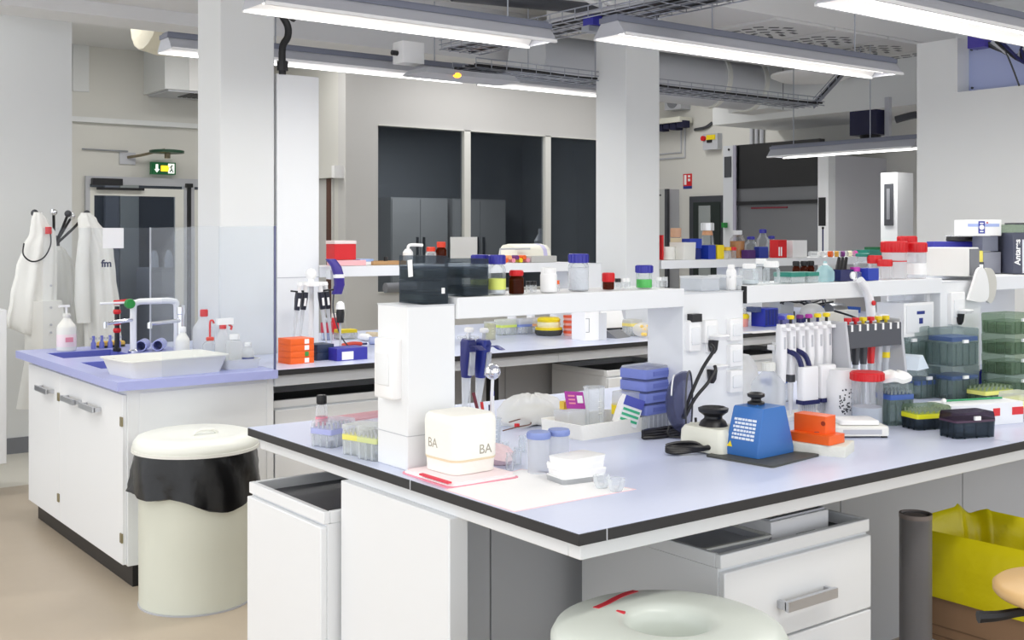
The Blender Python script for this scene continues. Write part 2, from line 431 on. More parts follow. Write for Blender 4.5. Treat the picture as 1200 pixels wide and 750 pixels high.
# ---------------------------------------------------------------- far door and its fittings
d1 = S('door_1', MB().box(3.42,5.375,11.46,11.5,2.03,2.11), lgrey)
S('frame', MB().box(3.42,3.46,11.46,11.52,0,2.03).box(4.42,4.45,11.46,11.52,0,2.03).box(4.49,4.53,11.46,11.52,0,2.03), lgrey, parent=d1)
S('leaf', MB().box(3.46,3.505,11.47,11.51,0,2.0).box(4.33,4.42,11.47,11.51,0,2.0).box(3.505,4.33,11.47,11.51,1.92,2.0).box(3.505,4.33,11.47,11.51,0,.12), offw, parent=d1)
S('leaf', MB().box(4.53,4.58,11.47,11.51,0,2.0).box(5.28,5.375,11.47,11.51,0,2.0).box(4.58,5.28,11.47,11.51,1.92,2.0).box(4.58,5.28,11.47,11.51,0,.12), offw, parent=d1)
dg = G('door_glass', (70,76,86), .12, .04, (226,230,236))
S('pane', MB().box(3.505,4.33,11.485,11.49,.12,1.92), dg, parent=d1)
S('pane', MB().box(4.58,5.28,11.485,11.49,.12,1.92), dg, parent=d1)
S('closer', MB().box(3.47,3.765,11.40,11.47,2.02,2.088).box(3.52,3.99,11.42,11.45,1.975,2.0), black, parent=d1)
S('lock_rod', MB().box(4.452,4.488,11.44,11.47,0,2.03).box(4.43,4.50,11.42,11.47,2.02,2.06), black, parent=d1)
for x0, w_, la in ((4.19,.16,'dark'),(4.36,.22,'pale')):
    S('curtain_strip', MB().box(x0,x0+w_,13.3,13.36,0,2.3), P('curtain_'+la, (150,156,156) if la == 'pale' else (104,110,122), .7), parent=d1)
for k, (x0, x1, h_) in enumerate(((3.55,4.15,.95),(4.5,5.1,1.15))):
    c = T('corridor_cabinet', ('low grey cabinet in the corridor seen through the glass door','taller grey cabinet in the corridor beside the low one')[k], 'cabinet', (x0,12.7,0))
    MB().box(0,x1-x0,0,.45,0,h_).build('body', P('corridor_grey',(150,154,160),.5), c)
    for j in range(4): MB().box(.02,x1-x0-.02,-.015,0,.04+j*h_/4.2,h_/4.2+j*h_/4.2).build('drawer', P('corridor_drawer',(172,176,180),.45), c)
    for j in range(3): MB().lathe([(.05,0),(.05,.12),(.02,.2)],12,.12+.17*j,.2).mv(0,0,h_).build('flask', P('flask_grey',(190,196,206),.3), c)
ex = T('exit_sign', 'green lit exit sign with white arrow and running figure above the glass door', 'exit sign', (4.197,11.47,2.21))
MB().box(-.125,.125,-.03,.03,-.062,.062).build('case', E('exit_green',(16,96,52),.25), ex)
MB().extr([(-.085,.04),(-.06,.04),(-.06,-.01),(-.045,-.01),(-.0725,-.045),(-.10,-.01),(-.085,-.01)],-.034,-.03,'y').build('arrow', E('exit_white',(240,244,236),.9), ex)
MB().box(.045,.11,-.033,-.03,-.05,.05).build('doorway', E('exit_white',(240,244,236),.9), ex)
MB().extr([(-.03,.028),(.045,.028),(.055,0),(.045,-.03),(-.03,-.03)],-.0335,-.03,'y').build('lit_center', E('exit_glow',(255,196,40),1.6), ex)
MB().tube([(.088,-.036,.036),(.075,-.036,.015),(.08,-.036,-.01),(.06,-.036,-.035)],.006,6).tube([(.08,-.036,-.01),(.098,-.036,-.04)],.005,6).tube([(.078,-.036,.018),(.055,-.036,.01)],.004,6).build('running_figure', P('exit_dark',(12,70,40)), ex)
sh = T('safety_shower', 'wall plate with pipe and dark green safety shower head above the door', 'safety shower', (3.84,11.5,2.30))
MB().box(-.08,.08,-.02,0,-.06,.06).build('wall_plate', lgrey, sh)
MB().tube([(-.45,-.02,.075),(0,-.03,.07)],.008,6).build('feed_pipe', galv, sh)
MB().tube(smooth_path([(0,-.02,.01),(.1,-.12,.03),(.2,-.2,.06),(.3,-.25,.09)],4),.014,8).lathe([(.03,0),(.03,.05)],10,.32,-.26).build('arm', P('bronze',(140,130,108),.4,.6), sh)
MB().lathe([(.17,.05),(.17,.075),(.1,.085)],24,.30,-.3).build('shower_head', P('shower_green',(22,66,44),.4), sh)
ac = T('air_unit', 'white wall hung air unit with grille, left of the near pillar', 'air unit', (4.35,11.2,2.94))
MB().box(-.34,.30,-.3,.3,.02,.46).build('case', wall_m, ac)
MB().box(-.1,.30,-.31,-.3,.02,.46).build('front_cover', white, ac)
MB().box(-.3,.28,-.28,.28,.0,.02).build('underside', lgrey, ac)
m = MB()
for k in range(7): m.box(-.06+k*.05,-.03+k*.05,-.26,.1,-.008,0)
m.build('grille', dgrey, ac, kind='stuff')
for x in (-.28,.02): MB().tube([(x,0,.46),(x,0,.46+.0)] if 0 else [(x,0,.46),(x,0,.459)],.004,4) if 0 else None

# ---------------------------------------------------------------- end wall fittings
fs = T('fire_sign', 'small red and blue fire notice on the cream wall', 'sign', (9.6,9.263,2.15))
MB().box(-.006,0,-.068,.068,-.055,.087).build('red_panel', red, fs)
MB().box(-.006,0,-.068,.068,-.087,-.055).build('blue_panel', inkb, fs)
MB().box(-.008,-.006,.015,.05,-.04,.075).box(-.008,-.006,-.045,-.01,.045,.07).box(-.008,-.006,-.045,-.01,.0,.03).build('pictogram', paper, fs)
sw = T('emergency_switch', 'grey switch box with yellow panel and red button on the cream wall', 'switch', (9.6,8.84,2.58))
MB().box(-.08,0,-.11,.11,-.09,.09).build('box', lgrey, sw)
MB().box(-.09,-.08,-.08,.05,.02,.075).build('yellow_panel', yellow, sw)
MB().lathe([(.03,0),(.03,.03)],12).rot(-PI/2,'Y').mv(-.08,.09,.04).build('button', red, sw)
MB().box(-.095,-.08,-.03,.04,-.01,.02).build('handle', black, sw)
cb = T('wall_cabinet', 'grey metal wall cabinet with framed door beside the far pillar', 'cabinet', (9.6,9.55,0))
MB().box(-.22,0,-.15,.2,.6,2.06).build('body', lgrey, cb); MB().box(-.235,-.22,-.15,.2,.6,2.06).build('door', P('cabinet_door',(186,188,186),.45), cb)
MB().box(-.237,-.235,-.09,.1,1.98,2.0).build('nameplate', dgrey, cb); MB().box(-.24,-.2,-.19,-.15,.6,2.06).build('edge_strip', dgrey, cb)
sd = S('door_3', MB().box(9.56,9.6,8.65,9.2,0,1.97), dgrey)
S('pane', MB().box(9.55,9.56,8.72,9.13,.2,1.9), P('dark_glazing',(52,58,56),.1), parent=sd)
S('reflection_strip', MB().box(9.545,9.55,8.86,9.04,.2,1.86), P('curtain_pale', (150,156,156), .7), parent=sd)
tag(MB().tube([(9.59,9.75,2.43),(9.59,9.30,2.43),(9.59,9.30,2.79)],.012,6).tube([(9.59,9.75,2.49),(9.59,9.36,2.49),(9.59,9.36,2.79)],.01,6).build('wall_conduit', lgrey, kind='stuff'), 'pair of thin bent conduits on the cream wall beside the far pillar', 'conduit')
lp = T('covered_lamp', 'cream lamp bar with dark blue rags hanging below it, right of the far pillar', 'lamp', (9.45,9.45,2.8))
MB().box(-.1,.1,-.3,.4,.02,.08).build('bar', cream, lp)
rg = MB()
for k in range(6): rg.cb(0,-.26+k*.11,-.04-.02*(k%2),.12,.09,.08)
rg.build('rags', P('navy_rag',(28,30,62),.8), lp)
tag(MB().tube(smooth_path([(9.59,9.14,2.74),(9.57,9.0,2.745),(9.57,8.93,2.76),(9.59,8.87,2.80)],4),.018,8).build('bent_rod', dgrey), 'dark bent metal arm on the cream wall above the switch', 'arm')
fan = T('vent_fan', 'small grey ventilation fan box high on the cream wall', 'fan', (9.5,9.35,3.08))
MB().box(-.06,.1,-.13,.13,-.1,.1).build('box', lgrey, fan); MB().lathe([(.085,0),(.085,.01)],18).rot(-PI/2,'Y').mv(-.06,0,0).build('rotor_cover', mgrey, fan)
vp = T('vent_pipes', 'three short grey pipes above the fume hood corner', 'pipes', (9.57,8.23,2.5))
for k in range(3): MB().lathe([(.022,0),(.022,.2)],10,0.005,-.09+k*.07).build('pipe', lgrey, vp)
tag(MB().rbox(.05,.05,0,.05,.01).build('door_knob_button', green, loc=(8.675,7.86,1.60)), 'small green button on the pale post of the fume hood', 'button')

# fume hood
fh = T('fume_hood', 'tall fume hood with black sash standing against the end wall', 'fume hood', (8.7,6.6,0))
MB().box(.1,.9,0,1.30,0,2.27).build('case', P('hood_case',(196,196,202),.4), fh)
MB().box(.0,.1,1.15,1.30,0,2.43).build('pale_post', lam2, fh); MB().box(-.01,0,1.12,1.16,0,2.43).build('post_edge', P('lilac_grey',(168,166,184),.4), fh)
MB().box(-.004,.1,0,.12,0,2.28).build('front_post', lam, fh)
MB().box(-.008,-.003,.03,.11,1.61,1.875).build('control_panel', black, fh); MB().box(-.006,-.003,.055,.07,1.2,1.58).build('slot', navy, fh)
MB().lathe([(.012,0),(.012,.006)],10).rot(-PI/2,'Y').mv(-.004,.06,1.59).build('knob', black, fh)
MB().box(.02,.1,.12,1.13,1.99,2.43).build('upper_panel', black, fh)
MB().box(.03,.1,.12,1.13,1.86,1.99).build('middle_panel', P('hood_grey',(112,114,118),.35), fh)
MB().box(.0,.1,.12,1.13,1.825,1.86).build('sash_bar', black, fh)
MB().box(.03,.1,.12,1.13,.95,1.825).build('sash', P('hood_sash',(116,118,122),.15), fh)
MB().box(.02,.03,.5,.95,1.785,1.80).build('red_strip', P('dark_red',(120,28,48)), fh)
MB().box(-.006,.0,1.19,1.28,2.11,2.32).build('louver', dgrey, fh)
MB().lathe([(.012,0),(.012,.006)],10).rot(-PI/2,'Y').mv(-.001,1.22,2.39).build('screw', black, fh)
gc = T('gauge_column', 'tall white column with a dark vertical gauge behind the red lidded jars', 'control column', (8.0,5.40,0))
MB().box(0,.22,0,.155,0,2.03).build('column', lam, gc); MB().box(-.012,0,.035,.115,1.60,1.94).build('gauge', dgrey, gc)
MB().box(-.016,-.012,.06,.09,1.65,1.90).build('scale', mgrey, gc)
nb = T('blue_ceiling_box', 'dark navy box hung under the bulkhead above the lamp', 'ceiling box', (8.05,5.69,2.35))
MB().box(-.1,.1,-.13,.13,0,.2).build('box', P('deep_navy',(16,18,58),.5), nb)
MB().lathe([(.07,-.05),(.09,0)],12).build('nozzle', black, nb); MB().box(-.02,.02,-.19,-.15,-.05,.3).build('bracket', lgrey, nb)
tag(MB().tube(smooth_path([(8.05,5.45,2.46),(8.1,5.3,2.49),(8.05,5.1,2.46),(8.1,4.9,2.47)],4),.03,8).build('hanging_hose', dgrey), 'dark hose hanging under the bulkhead beside the navy box', 'hose')
bc = T('cable_cluster', 'blue connector block with dark cables at the cut-out of the white partition', 'cables', (6.95,3.95,2.72))
MB().cb(0,.12,.03,.1,.12,.12).build('connector', P('violet_blue',(70,60,160),.4), bc)
for k in range(5): MB().tube(smooth_path([(0,.1-.03*k,.06),(.02,-.05-.03*k,-.02-.02*k),(.04,-.15,-.05+.02*k),(.0,-.35,.0+.03*k)],5),.012,6).build('cable', [black,dgrey,lgrey,black,navy][k], bc)
MB().tube(smooth_path([(0,-.05,0),(.02,-.09,-.12),(.05,-.12,-.24)],5),.006,6).build('cable', dgrey, bc)

# things in the dark room behind the window
for k, (x, la) in enumerate((((7.364,12.2,0)[0],'first'),(8.3,'second'))):
    c = T('wall_cupboard', 'grey %s cupboard in the dark room behind the window, %s mullion' % (('narrow','left of the first') if k == 0 else ('wide','right of the first')), 'cupboard', (x,12.2,0))
    MB().box(0,.85,0,.4,0,2.0).build('body', P('dim_cupboard',(168,170,172),.5), c)
    for j in (0,1):
        dr = MB().box(.01+j*.42,.42+j*.42,-.02,0,.1,1.98).build('door', P('dim_cupboard_door',(176,178,180),.5), c)
        MB().box(.36+j*.1,.38+j*.1,-.05,-.02,1.1,1.5).build('handle', dgrey, dr)
tag(MB().lathe([(.05,0),(.07,.16),(.02,.24),(.02,.3)],14).build('hanging_bottle', lgrey, loc=(8.15,10.2,1.30)), 'pale bottle behind the window near the second mullion', 'bottle')
sht = MB().box(-.17,.17,-.004,0,-.13,.13)
tag(sht.build('paper_sheet', paper, loc=(6.75,9.72,1.375)), 'white paper sheet taped over the first window mullion', 'paper')

# ---------------------------------------------------------------- benches
def slab(mb, x0, x1, y0, y1, z0, z1, holes):
    """slab with rectangular holes (x0,x1,y0,y1) that do not share x ranges"""
    x = x0
    for a, b, c, d in sorted(holes):
        if a > x: mb.box(x, a, y0, y1, z0, z1)
        if c > y0: mb.box(a, b, y0, c, z0, z1)
        if d < y1: mb.box(a, b, d, y1, z0, z1)
        x = b
    if x < x1: mb.box(x, x1, y0, y1, z0, z1)
    return mb

fb = T('island_bench', 'nearest laboratory bench with lilac worktop and thick black edge', 'lab bench', (1.536,1.793,0))
FX, FY = 1.536, 1.793
def F(m): return m.mv(-FX, -FY, 0)
F(MB().box(1.536,5.4,1.793,3.436,.873,.8985)).build('worktop_core', edge_m, fb, bev=.002)
F(MB().box(1.537,3.25,1.794,3.435,.8985,.9)).build('worktop', top_m, fb)
F(MB().box(3.253,5.4,1.794,3.435,.8985,.9)).build('worktop', top_m, fb)
F(MB().box(1.5355,1.537,2.448,2.452,.873,.899).box(1.613,1.616,1.7925,1.794,.873,.899)).build('edge_joint', lgrey, fb)
F(MB().box(1.566,5.4,1.823,1.863,.832,.873).box(1.566,5.4,3.366,3.406,.832,.873).box(1.566,1.606,1.863,3.366,.832,.873)).build('frame_rail', lam, fb, bev=.003)
F(MB().box(1.545,1.58,2.29,2.83,0,.832).box(1.545,1.60,2.285,2.29,0,.832)).build('end_panel', lam, fb, bev=.003)
xs = [1.62, 1.93, 2.36, 2.80, 3.42, 3.70, 4.3, 5.4]
xs = [1.60, (1.825,2.50,0)[0], (2.164,2.50,0)[0], (3.363,2.50,0)[0], (4.141,2.50,0)[0], 4.7, 5.4]
for a, b in zip(xs, xs[1:]):
    F(MB().box(a+.003,b-.003,2.50,2.515,.02,.832)).build('back_panel', greyp, fb)
F(MB().box(1.6,5.4,2.515,2.55,.02,.832)).build('panel_backing', dgrey, fb)
for x in (3.76, 5.3):
    F(MB().box(x,x+.05,1.93,1.98,0,.832).box(x,x+.05,3.2,3.25,0,.832)).build('leg', lam2, fb)

rb = T('island_bench', 'rear laboratory bench with lilac worktop behind the nearest bench', 'lab bench', (2.304,4.82,0))
def R(m): return m.mv(-2.304, -4.82, 0)
holes = [(2.305,2.62,5.495,5.805),(5.115,5.435,5.495,5.805)]
R(slab(MB(),2.304,7.9,4.82,6.48,.873,.8985,holes)).build('worktop_core', edge_m, rb)
R(slab(MB(),2.305,4.0,4.821,6.48,.8985,.9,holes[:1])).build('worktop', top_m, rb)
R(slab(MB(),4.003,7.9,4.821,6.48,.8985,.9,holes[1:])).build('worktop', top_m, rb)
R(MB().box(2.304,4.0,4.845,4.885,.82,.873).box(4.002,7.9,4.845,4.885,.82,.873)).build('frame_rail', lam2, rb)
xs = [2.32, 3.3, (4.065,5.55,0)[0], (4.554,5.55,0)[0], 5.0, 5.9, 6.8, 7.9]
for a, b in zip(xs, xs[1:]):
    R(MB().box(a+.003,b-.003,5.42,5.435,.02,.87)).build('back_panel', greyp, rb)
R(MB().box(2.32,5.1,5.435,5.47,.02,.87).box(5.45,7.9,5.435,5.47,.02,.87)).build('panel_backing', dgrey, rb)
x = (3.626,4.95,0)[0]
R(MB().box(x-.02,x+.02,4.92,4.98,0,.82)).build('leg', black, rb)
for x in (6.3, 7.8): R(MB().box(x-.02,x+.02,4.92,4.98,0,.82)).build('leg', black, rb)

def pedestal(label, loc, w, d, h, nd=2, rz=0, trayz=.035, hand=True, group='underbench units'):
    """drawer unit with a sunken dark tray on top; local front faces -y"""
    t = T('drawer_unit', label, 'drawer unit', loc, rz, group)
    MB().box(0,w,.012,d,.03,h-trayz).build('body', lam, t)
    MB().box(0,w,0,.02,h-trayz,h).box(0,w,d-.02,d,h-trayz,h).box(0,.015,.02,d-.02,h-trayz,h).box(w-.015,w,.02,d-.02,h-trayz,h).build('top_rim', lam, t, bev=.003)
    MB().box(.015,w-.015,.02,d-.02,h-trayz,h-trayz+.004).build('tray_mat', dgrey, t)
    z1 = h-trayz-.008; hh = (z1-.06)/nd if nd > 2 else None
    lv = [z1-.205, .05] if nd == 2 else [.05] if nd == 1 else [z1-hh*(k+1) for k in range(nd)]
    for z0 in lv:
        dr = MB().box(.004,w-.004,-.008,.012,z0+.006,z1).build('drawer', lam, t, bev=.003)
        if hand:
            zc = z0+(z1-z0)*.45 if nd == 2 and z0 > .1 else z1-.06
            m = MB().box(w/2-.10,w/2+.10,-.045,-.033,zc-.013,zc+.013).box(w/2-.10,w/2-.088,-.036,-.008,zc-.01,zc+.01).box(w/2+.088,w/2+.10,-.036,-.008,zc-.01,zc+.01)
            m.build('handle', steel, dr)
        z1 = z0
    MB().box(.02,w-.02,.05,d-.03,0,.03).build('plinth', black, t)
    return t
pedestal('white drawer unit under the nearest bench with steel handle and boxes on top', (2.085,1.90,0), .60, .52, .737)
pedestal('white unit with sunken dark top under the left end of the rear bench', (2.32,4.90,0), .98, .48, .745, 2, hand=False)
pedestal('white unit with sunken dark top below the rear bench behind the stacked blue tip boxes', (4.36,4.84,0), .66, .5, .745, 2, hand=False)
pedestal('white unit under the rear bench right of the middle service post', (5.62,4.9,0), .6, .5, .745, 2, hand=False)
cabt = pedestal('white unit with sunken dark top standing under the end of the nearest bench', (1.50,3.345,0), .50, .46, .745, 1, -PI/2, hand=False)

# sink unit at the head of the rear bench
su = T('sink_unit', 'lilac sink worktop on white cupboard with two violet basins', 'sink unit', (1.566,4.813,0))
def K(m): return m.mv(-1.566, -4.813, 0)
A = (1.66,2.0,5.93,6.25); B = (1.67,2.0,5.36,5.69)
m = slab(MB(),1.566,2.302,5.82,6.484,.862,.9,[A]); slab(m,1.566,2.302,4.813,5.82,.862,.9,[B])
K(m).build('worktop', sink_m, su)
for a, b, c, d in (A, B):
    K(MB().box(a-.004,a+.004,c-.004,d+.004,.70,.898).box(b-.004,b+.004,c-.004,d+.004,.70,.898).box(a+.004,b-.004,c-.004,c+.004,.70,.898).box(a+.004,b-.004,d-.004,d+.004,.70,.898).box(a-.004,b+.004,c-.004,d+.004,.69,.70)).build('basin', basin_m, su)
K(MB().box(1.63,1.645,4.87,6.42,.10,.862).box(1.645,2.302,4.87,4.885,.10,.862).box(1.645,2.302,6.405,6.42,.10,.862).box(1.645,2.302,4.885,6.405,.10,.115)).build('cupboard', lam, su)
K(MB().box(1.66,2.302,4.90,6.40,0,.10)).build('plinth', black, su)
for y0, y1, hs_ in ((5.83,6.405,(6.03,)),(4.885,5.825,(5.57,5.28))):
    dr = K(MB().box(1.612,1.63,y0,y1,.105,.835)).build('door', lam, su, bev=.002)
    for y in hs_:
        K(MB().box(1.572,1.584,y-.105,y+.105,.725,.750).box(1.58,1.612,y-.105,y-.095,.728,.747).box(1.58,1.612,y+.095,y+.105,.728,.747)).build('handle', steel, dr)
    for z in (.20,.70):
        K(MB().box(1.606,1.613,y0-.004,y0+.022,z,z+.04)).build('hinge', P('brass',(150,140,110),.4,.6), dr)
K(MB().box(1.68,2.27,4.866,4.87,.12,.84)).build('side_panel', lam, su)
K(MB().box(2.27,2.302,4.862,4.87,.10,.862)).build('side_post', lam, su)

# acrylic splash panes round the sink: one along the front edge, one across the bench, one along the far edge
def pane(name, label, poly, axis, a, t=.005):
    m = MB().extr(poly, a, a+t, axis)
    o = m.build(name, pane_m); tag(o, label, 'splash guard'); return o
arc = [(1.768+.0, .905)]
pts = [(1.768,.902),(2.297,.902),(2.297,1.563)] + [(1.918-.15*math.sin(k*PI/12), 1.413+.15*math.cos(k*PI/12)) for k in range(7)]
pane('splash_pane', 'clear splash pane with one rounded corner along the front edge of the sink', pts, 'y', 4.838)
ed = MB().box(2.294,2.302,4.834,4.844,.90,1.565); tag(ed.build('pane_edge_strip', P('pane_edge',(92,96,130),.3)), 'dark vertical edge strip of the clear sink pane beside the bench', 'edge strip')
pane('splash_pane', 'clear splash pane crossing the worktop between sink and the near pillar', [(4.846,.902),(5.49,.902),(5.49,1.563),(4.846,1.563)], 'x', 2.297)
pane('splash_pane', 'clear splash pane behind the pillar reaching the far edge of the sink', [(5.81,.902),(6.48,.902),(6.48,1.565),(5.81,1.565)], 'x', 2.297)
tag(MB().box(2.294,2.302,6.476,6.484,.90,1.566).build('pane_edge_strip', lgrey), 'pale vertical edge strip of the far clear pane behind the taps', 'edge strip')
pane('splash_pane', 'clear splash pane along the far edge of the sink with a note taped on it', [(1.70,.902),(2.29,.902),(2.29,1.563),(1.70,1.563)], 'y', 6.455)
nt = MB().box(-.058,.058,-.002,0,-.06,.055)
tag(nt.build('note_sheet', paper, loc=((2.077,6.45,0)[0],6.453,1.508)), 'blank white note taped on the far splash pane', 'paper')

# ---------------------------------------------------------------- service posts and reagent shelves
def post(label, loc, w, d, z1, rz=0):
    t = T('service_post', label, 'service post', loc, rz, 'service posts of the benches')
    MB().box(0,w,0,d,0,z1-.9-.003).build('column', lam, t, bev=.002)
    MB().box(-.001,w+.001,-.001,d+.001,z1-.9-.003,z1-.9).build('top_plate', lam2, t)
    return t
def socket(parent, x, y, z, w, h, axis='y', name='socket', d=.018):
    m = MB().pillow(w, h, 0, d, .006, .006).mv(0,0,.0)
    if axis == 'y': m.rot(PI/2,'X').mv(x, y, z)
    else: m.rot(PI/2,'X').rot(-PI/2,'Z').mv(x, y, z)
    s = m.build(name, white, parent)
    m = MB().pillow(w*.7, h*.55, 0, .004, .005, .003)
    if axis == 'y': m.rot(PI/2,'X').mv(x, y-d, z)
    else: m.rot(PI/2,'X').rot(-PI/2,'Z').mv(x-d, y, z)
    m.build('socket_cover', lam, s); return s
p1 = post('white service post at the end of the nearest bench carrying dark boxes', (1.585,2.54,.9), .15, .155, 1.335)
socket(p1, 0, .078, .265, .095, .16, 'x', d=.03)
MB().box(-.0015,.152,-.0015,.157,.09,.092).build('joint', lgrey, p1)
p2 = post('white service post in the middle of the nearest bench with a row of sockets', (2.61,2.54,.9), .285, .16, 1.337)
for x, z0, n in ((.115,.31,1),(.235,.31,1),(.235,.225,1),(.235,.14,1)):
    socket(p2, x, 0, z0, .062, .075)
sb = socket(p2, .04, 0, .30, .055, .10)
MB().box(.02,.065,-.022,0,.345,.37).build('switch', black, p2)
p3 = post('white service post farther along the nearest bench behind the smoky box towers', (4.05,2.54,.9), .29, .16, 1.337)
socket(p3, .10, 0, .33, .10, .13); socket(p3, 0, .08, .36, .07, .10, 'x')
sx = T('wall_box', 'white box with small blue label beside the farther service post', 'box', (3.92,2.55,1.13))
MB().box(-.10,.10,0,.12,0,.13).build('case', white, sx); MB().box(-.085,.085,-.004,0,.015,.12).build('front_plate', lam, sx)
MB().box(-.02,.03,-.006,-.004,.085,.097).box(-.005,.018,-.006,-.004,.048,.07).build('label', inkb, sx)
def shelf(label, x0, x1, y0, y1, z0=1.294, z1=1.352):
    t = T('reagent_shelf', label, 'shelf', (x0,y0,z0), 0, 'reagent shelves over the benches')
    h = z1-z0; L = x1-x0; D = y1-y0
    MB().box(0,L,0,.018,0,h).box(0,L,D-.018,D,0,h).build('fascia', lam, t, bev=.002)
    MB().box(0,L,.018,D-.018,h-.016,h-.001).build('board', lam, t)
    MB().box(0,L,D-.012,D-.004,-.394,0).build('back_board', lam, t) if 'dark instrument' in label else 0
    MB().box(0,.018,.018,D-.018,0,h-.016).box(L-.018,L,.018,D-.018,0,h-.016).build('end_plate', lam2, t)
    return t
shelf('white reagent shelf between the end post and the middle post of the nearest bench', 1.737, 2.607, 2.53, 2.76)
rs = shelf('white reagent shelf right of the middle service post, crowded with bottles', 2.902, 4.046, 2.53, 2.76)
MB().box(-.005,0,.0,.02,0,.058).build('end_gap', black, rs)
shelf('white reagent shelf beyond the farther service post carrying the dark instrument', 4.345, 5.4, 2.53, 2.99)
q1 = T('service_casing', 'tall white service casing behind the near pillar on the rear bench', 'casing', (2.625,5.5,.9))
MB().box(0,.245,0,.30,0,1.473).build('column', lam, q1, bev=.003)
MB().box(-.001,.246,-.002,0,.395,.399).build('joint', lgrey, q1)
shelf('white reagent shelf of the rear bench with the red boxes', 2.874, 4.66, 5.5, 5.78)
post('white service post of the rear bench below the bread-shaped cover', (4.67,5.52,.9), .25, .22, 1.34)
shelf('white reagent shelf of the rear bench right of the far pillar', 5.45, 7.85, 5.5, 5.78)
post('white service post of the rear bench right of the far pillar', (6.25,5.52,.9), .25, .22, 1.29)

# ---------------------------------------------------------------- makers of laboratory ware
def bottle(label, loc, r, h, body, capm, capr=.42, caph=.15, sh=.6, liq=None, lf=.4, lab=None, labz=(.18,.5), group=None, rz=0, name='bottle', cat='bottle', n=22):
    t = T(name, label, cat, loc, rz, group)
    k = r*capr
    prof = [(r*.9,0),(r,h*.03),(r,h*sh),(r*.93,h*(sh+.06)),(r*.7,h*(sh+.13)),(k*.92,h*(1-caph)-.001),(k*.92,h*(1-caph*.3))]
    MB().lathe(prof, n).build('body', body, t)
    if liq: MB().lathe([(r*.86,h*.015),(r*.955,h*.035),(r*.955,h*lf)], n).build('liquid', liq, t)
    m = MB().lathe([(k*1.06,h*(1-caph)),(k*1.1,h*(1-caph)+.001),(k*1.1,h-.002),(k*1.0,h)], n)
    for j in range(14): m.cb(k*1.1*math.cos(j*PI/7), k*1.1*math.sin(j*PI/7), h*(1-caph)+.002, k*.14, k*.1, h*caph-.005, j*PI/7)
    m.build('cap', capm, t)
    if lab: MB().lathe([(r*1.012,h*labz[0]),(r*1.012,h*labz[1])], n, cap0=False, cap1=False).build('label', lab, t)
    return t
def jar(label, loc, r, h, body, capm, caph=.16, liq=None, lf=.4, lab=None, labz=(.15,.5), group=None, taper=1.0, n=24, name='jar'):
    t = T(name, label, 'jar', loc, 0, group)
    MB().lathe([(r*taper*.97,0),(r*taper,h*.02),(r,h*(1-caph)-.001)], n).build('body', body, t)
    if liq: MB().lathe([(r*taper*.93,h*.02),(r*.95,h*lf)], n).build('liquid', liq, t)
    m = MB().lathe([(r*1.05,h*(1-caph)),(r*1.08,h*(1-caph)+.002),(r*1.08,h-.004),(r*1.0,h)], n)
    for j in range(24): m.cb(r*1.08*math.cos(j*PI/12), r*1.08*math.sin(j*PI/12), h*(1-caph)+.003, r*.05, r*.06, h*caph-.008, j*PI/12)
    m.build('lid', capm, t)
    if lab: MB().lathe([(r*1.012,h*labz[0]),(r*1.012,h*labz[1])], n, cap0=False, cap1=False).build('label', lab, t)
    return t
def tipbox(label, loc, sx, sy, h, rz, base, rack, lid, split=.45, rk=.10, latch=white, group=None, name='tip_box', tips=True, ribs=True):
    t = T(name, label, 'box', loc, rz, group)
    z1 = h*split
    MB().tray(sx*.96, sy*.96, 0, z1, .003, 1.03, .008).build('base', base, t)
    if ribs:
        m = MB()
        for k in range(3):
            m.cb(-sx*.3+k*sx*.3, -sy*.5, 0, .005, .003, z1*.95); m.cb(-sx*.5, -sy*.3+k*sy*.3, 0, .003, .005, z1*.95)
        m.build('ribs', base, t, kind='stuff')
    MB().pillow(sx*.985, sy*.985, z1, z1+h*rk, .006, .002).build('rack', rack, t)
    if tips:
        m = MB(); nx, ny = 6, 5
        for i in range(nx):
            for j in range(ny):
                m.lathe([(.0035,z1+h*rk),(.003,z1+h*rk+.012)],6,-sx*.4+sx*.8*i/(nx-1),-sy*.4+sy*.8*j/(ny-1))
        m.build('tip_ends', lgrey, t, kind='stuff')
    L = MB().loft([[(x,y,z) for x,y in rr(sx*k,sy*k,.009)] for z,k in ((z1+h*rk*.9,1.0),(h-.004,.965),(h,.93))], cap0=False)
    L.build('lid', lid, t)
    if latch: MB().cb(0,-sy*.5-.003,z1+h*rk*.9,.022,.007,.012).build('latch', latch, t)
    return t
def carton(name, label, loc, sx, sy, sz, rz, m, cat='box', extra=None, group=None, bev=.0015):
    t = T(name, label, cat, loc, rz, group)
    MB().box(-sx/2,sx/2,-sy/2,sy/2,0,sz).build('carton', m, t, bev=bev)
    if extra:
        for k, (nm, x0,x1,z0,z1, em) in enumerate(extra):
            MB().box(x0*sx,x1*sx,-sy/2-.0012,-sy/2,z0*sz,z1*sz).build(nm, em, t)
    return t
def beaker(label, loc, r, h, m=None, liq=None, lf=.5, name='beaker', group=None):
    t = T(name, label, 'beaker', loc, 0, group)
    MB().cup([(r*.93,0),(r*.97,.006),(r,h*.95),(r*1.06,h)], .0025, 22).build('vessel', m or glass, t)
    if liq: MB().lathe([(r*.88,.004),(r*.93,h*lf)], 20).build('liquid', liq, t)
    for k in range(3): MB().box(-r*.3,r*.1,-r*.99-.0005,-r*.975,h*(.35+.15*k),h*(.36+.15*k)).build('mark', white, t)
    return t
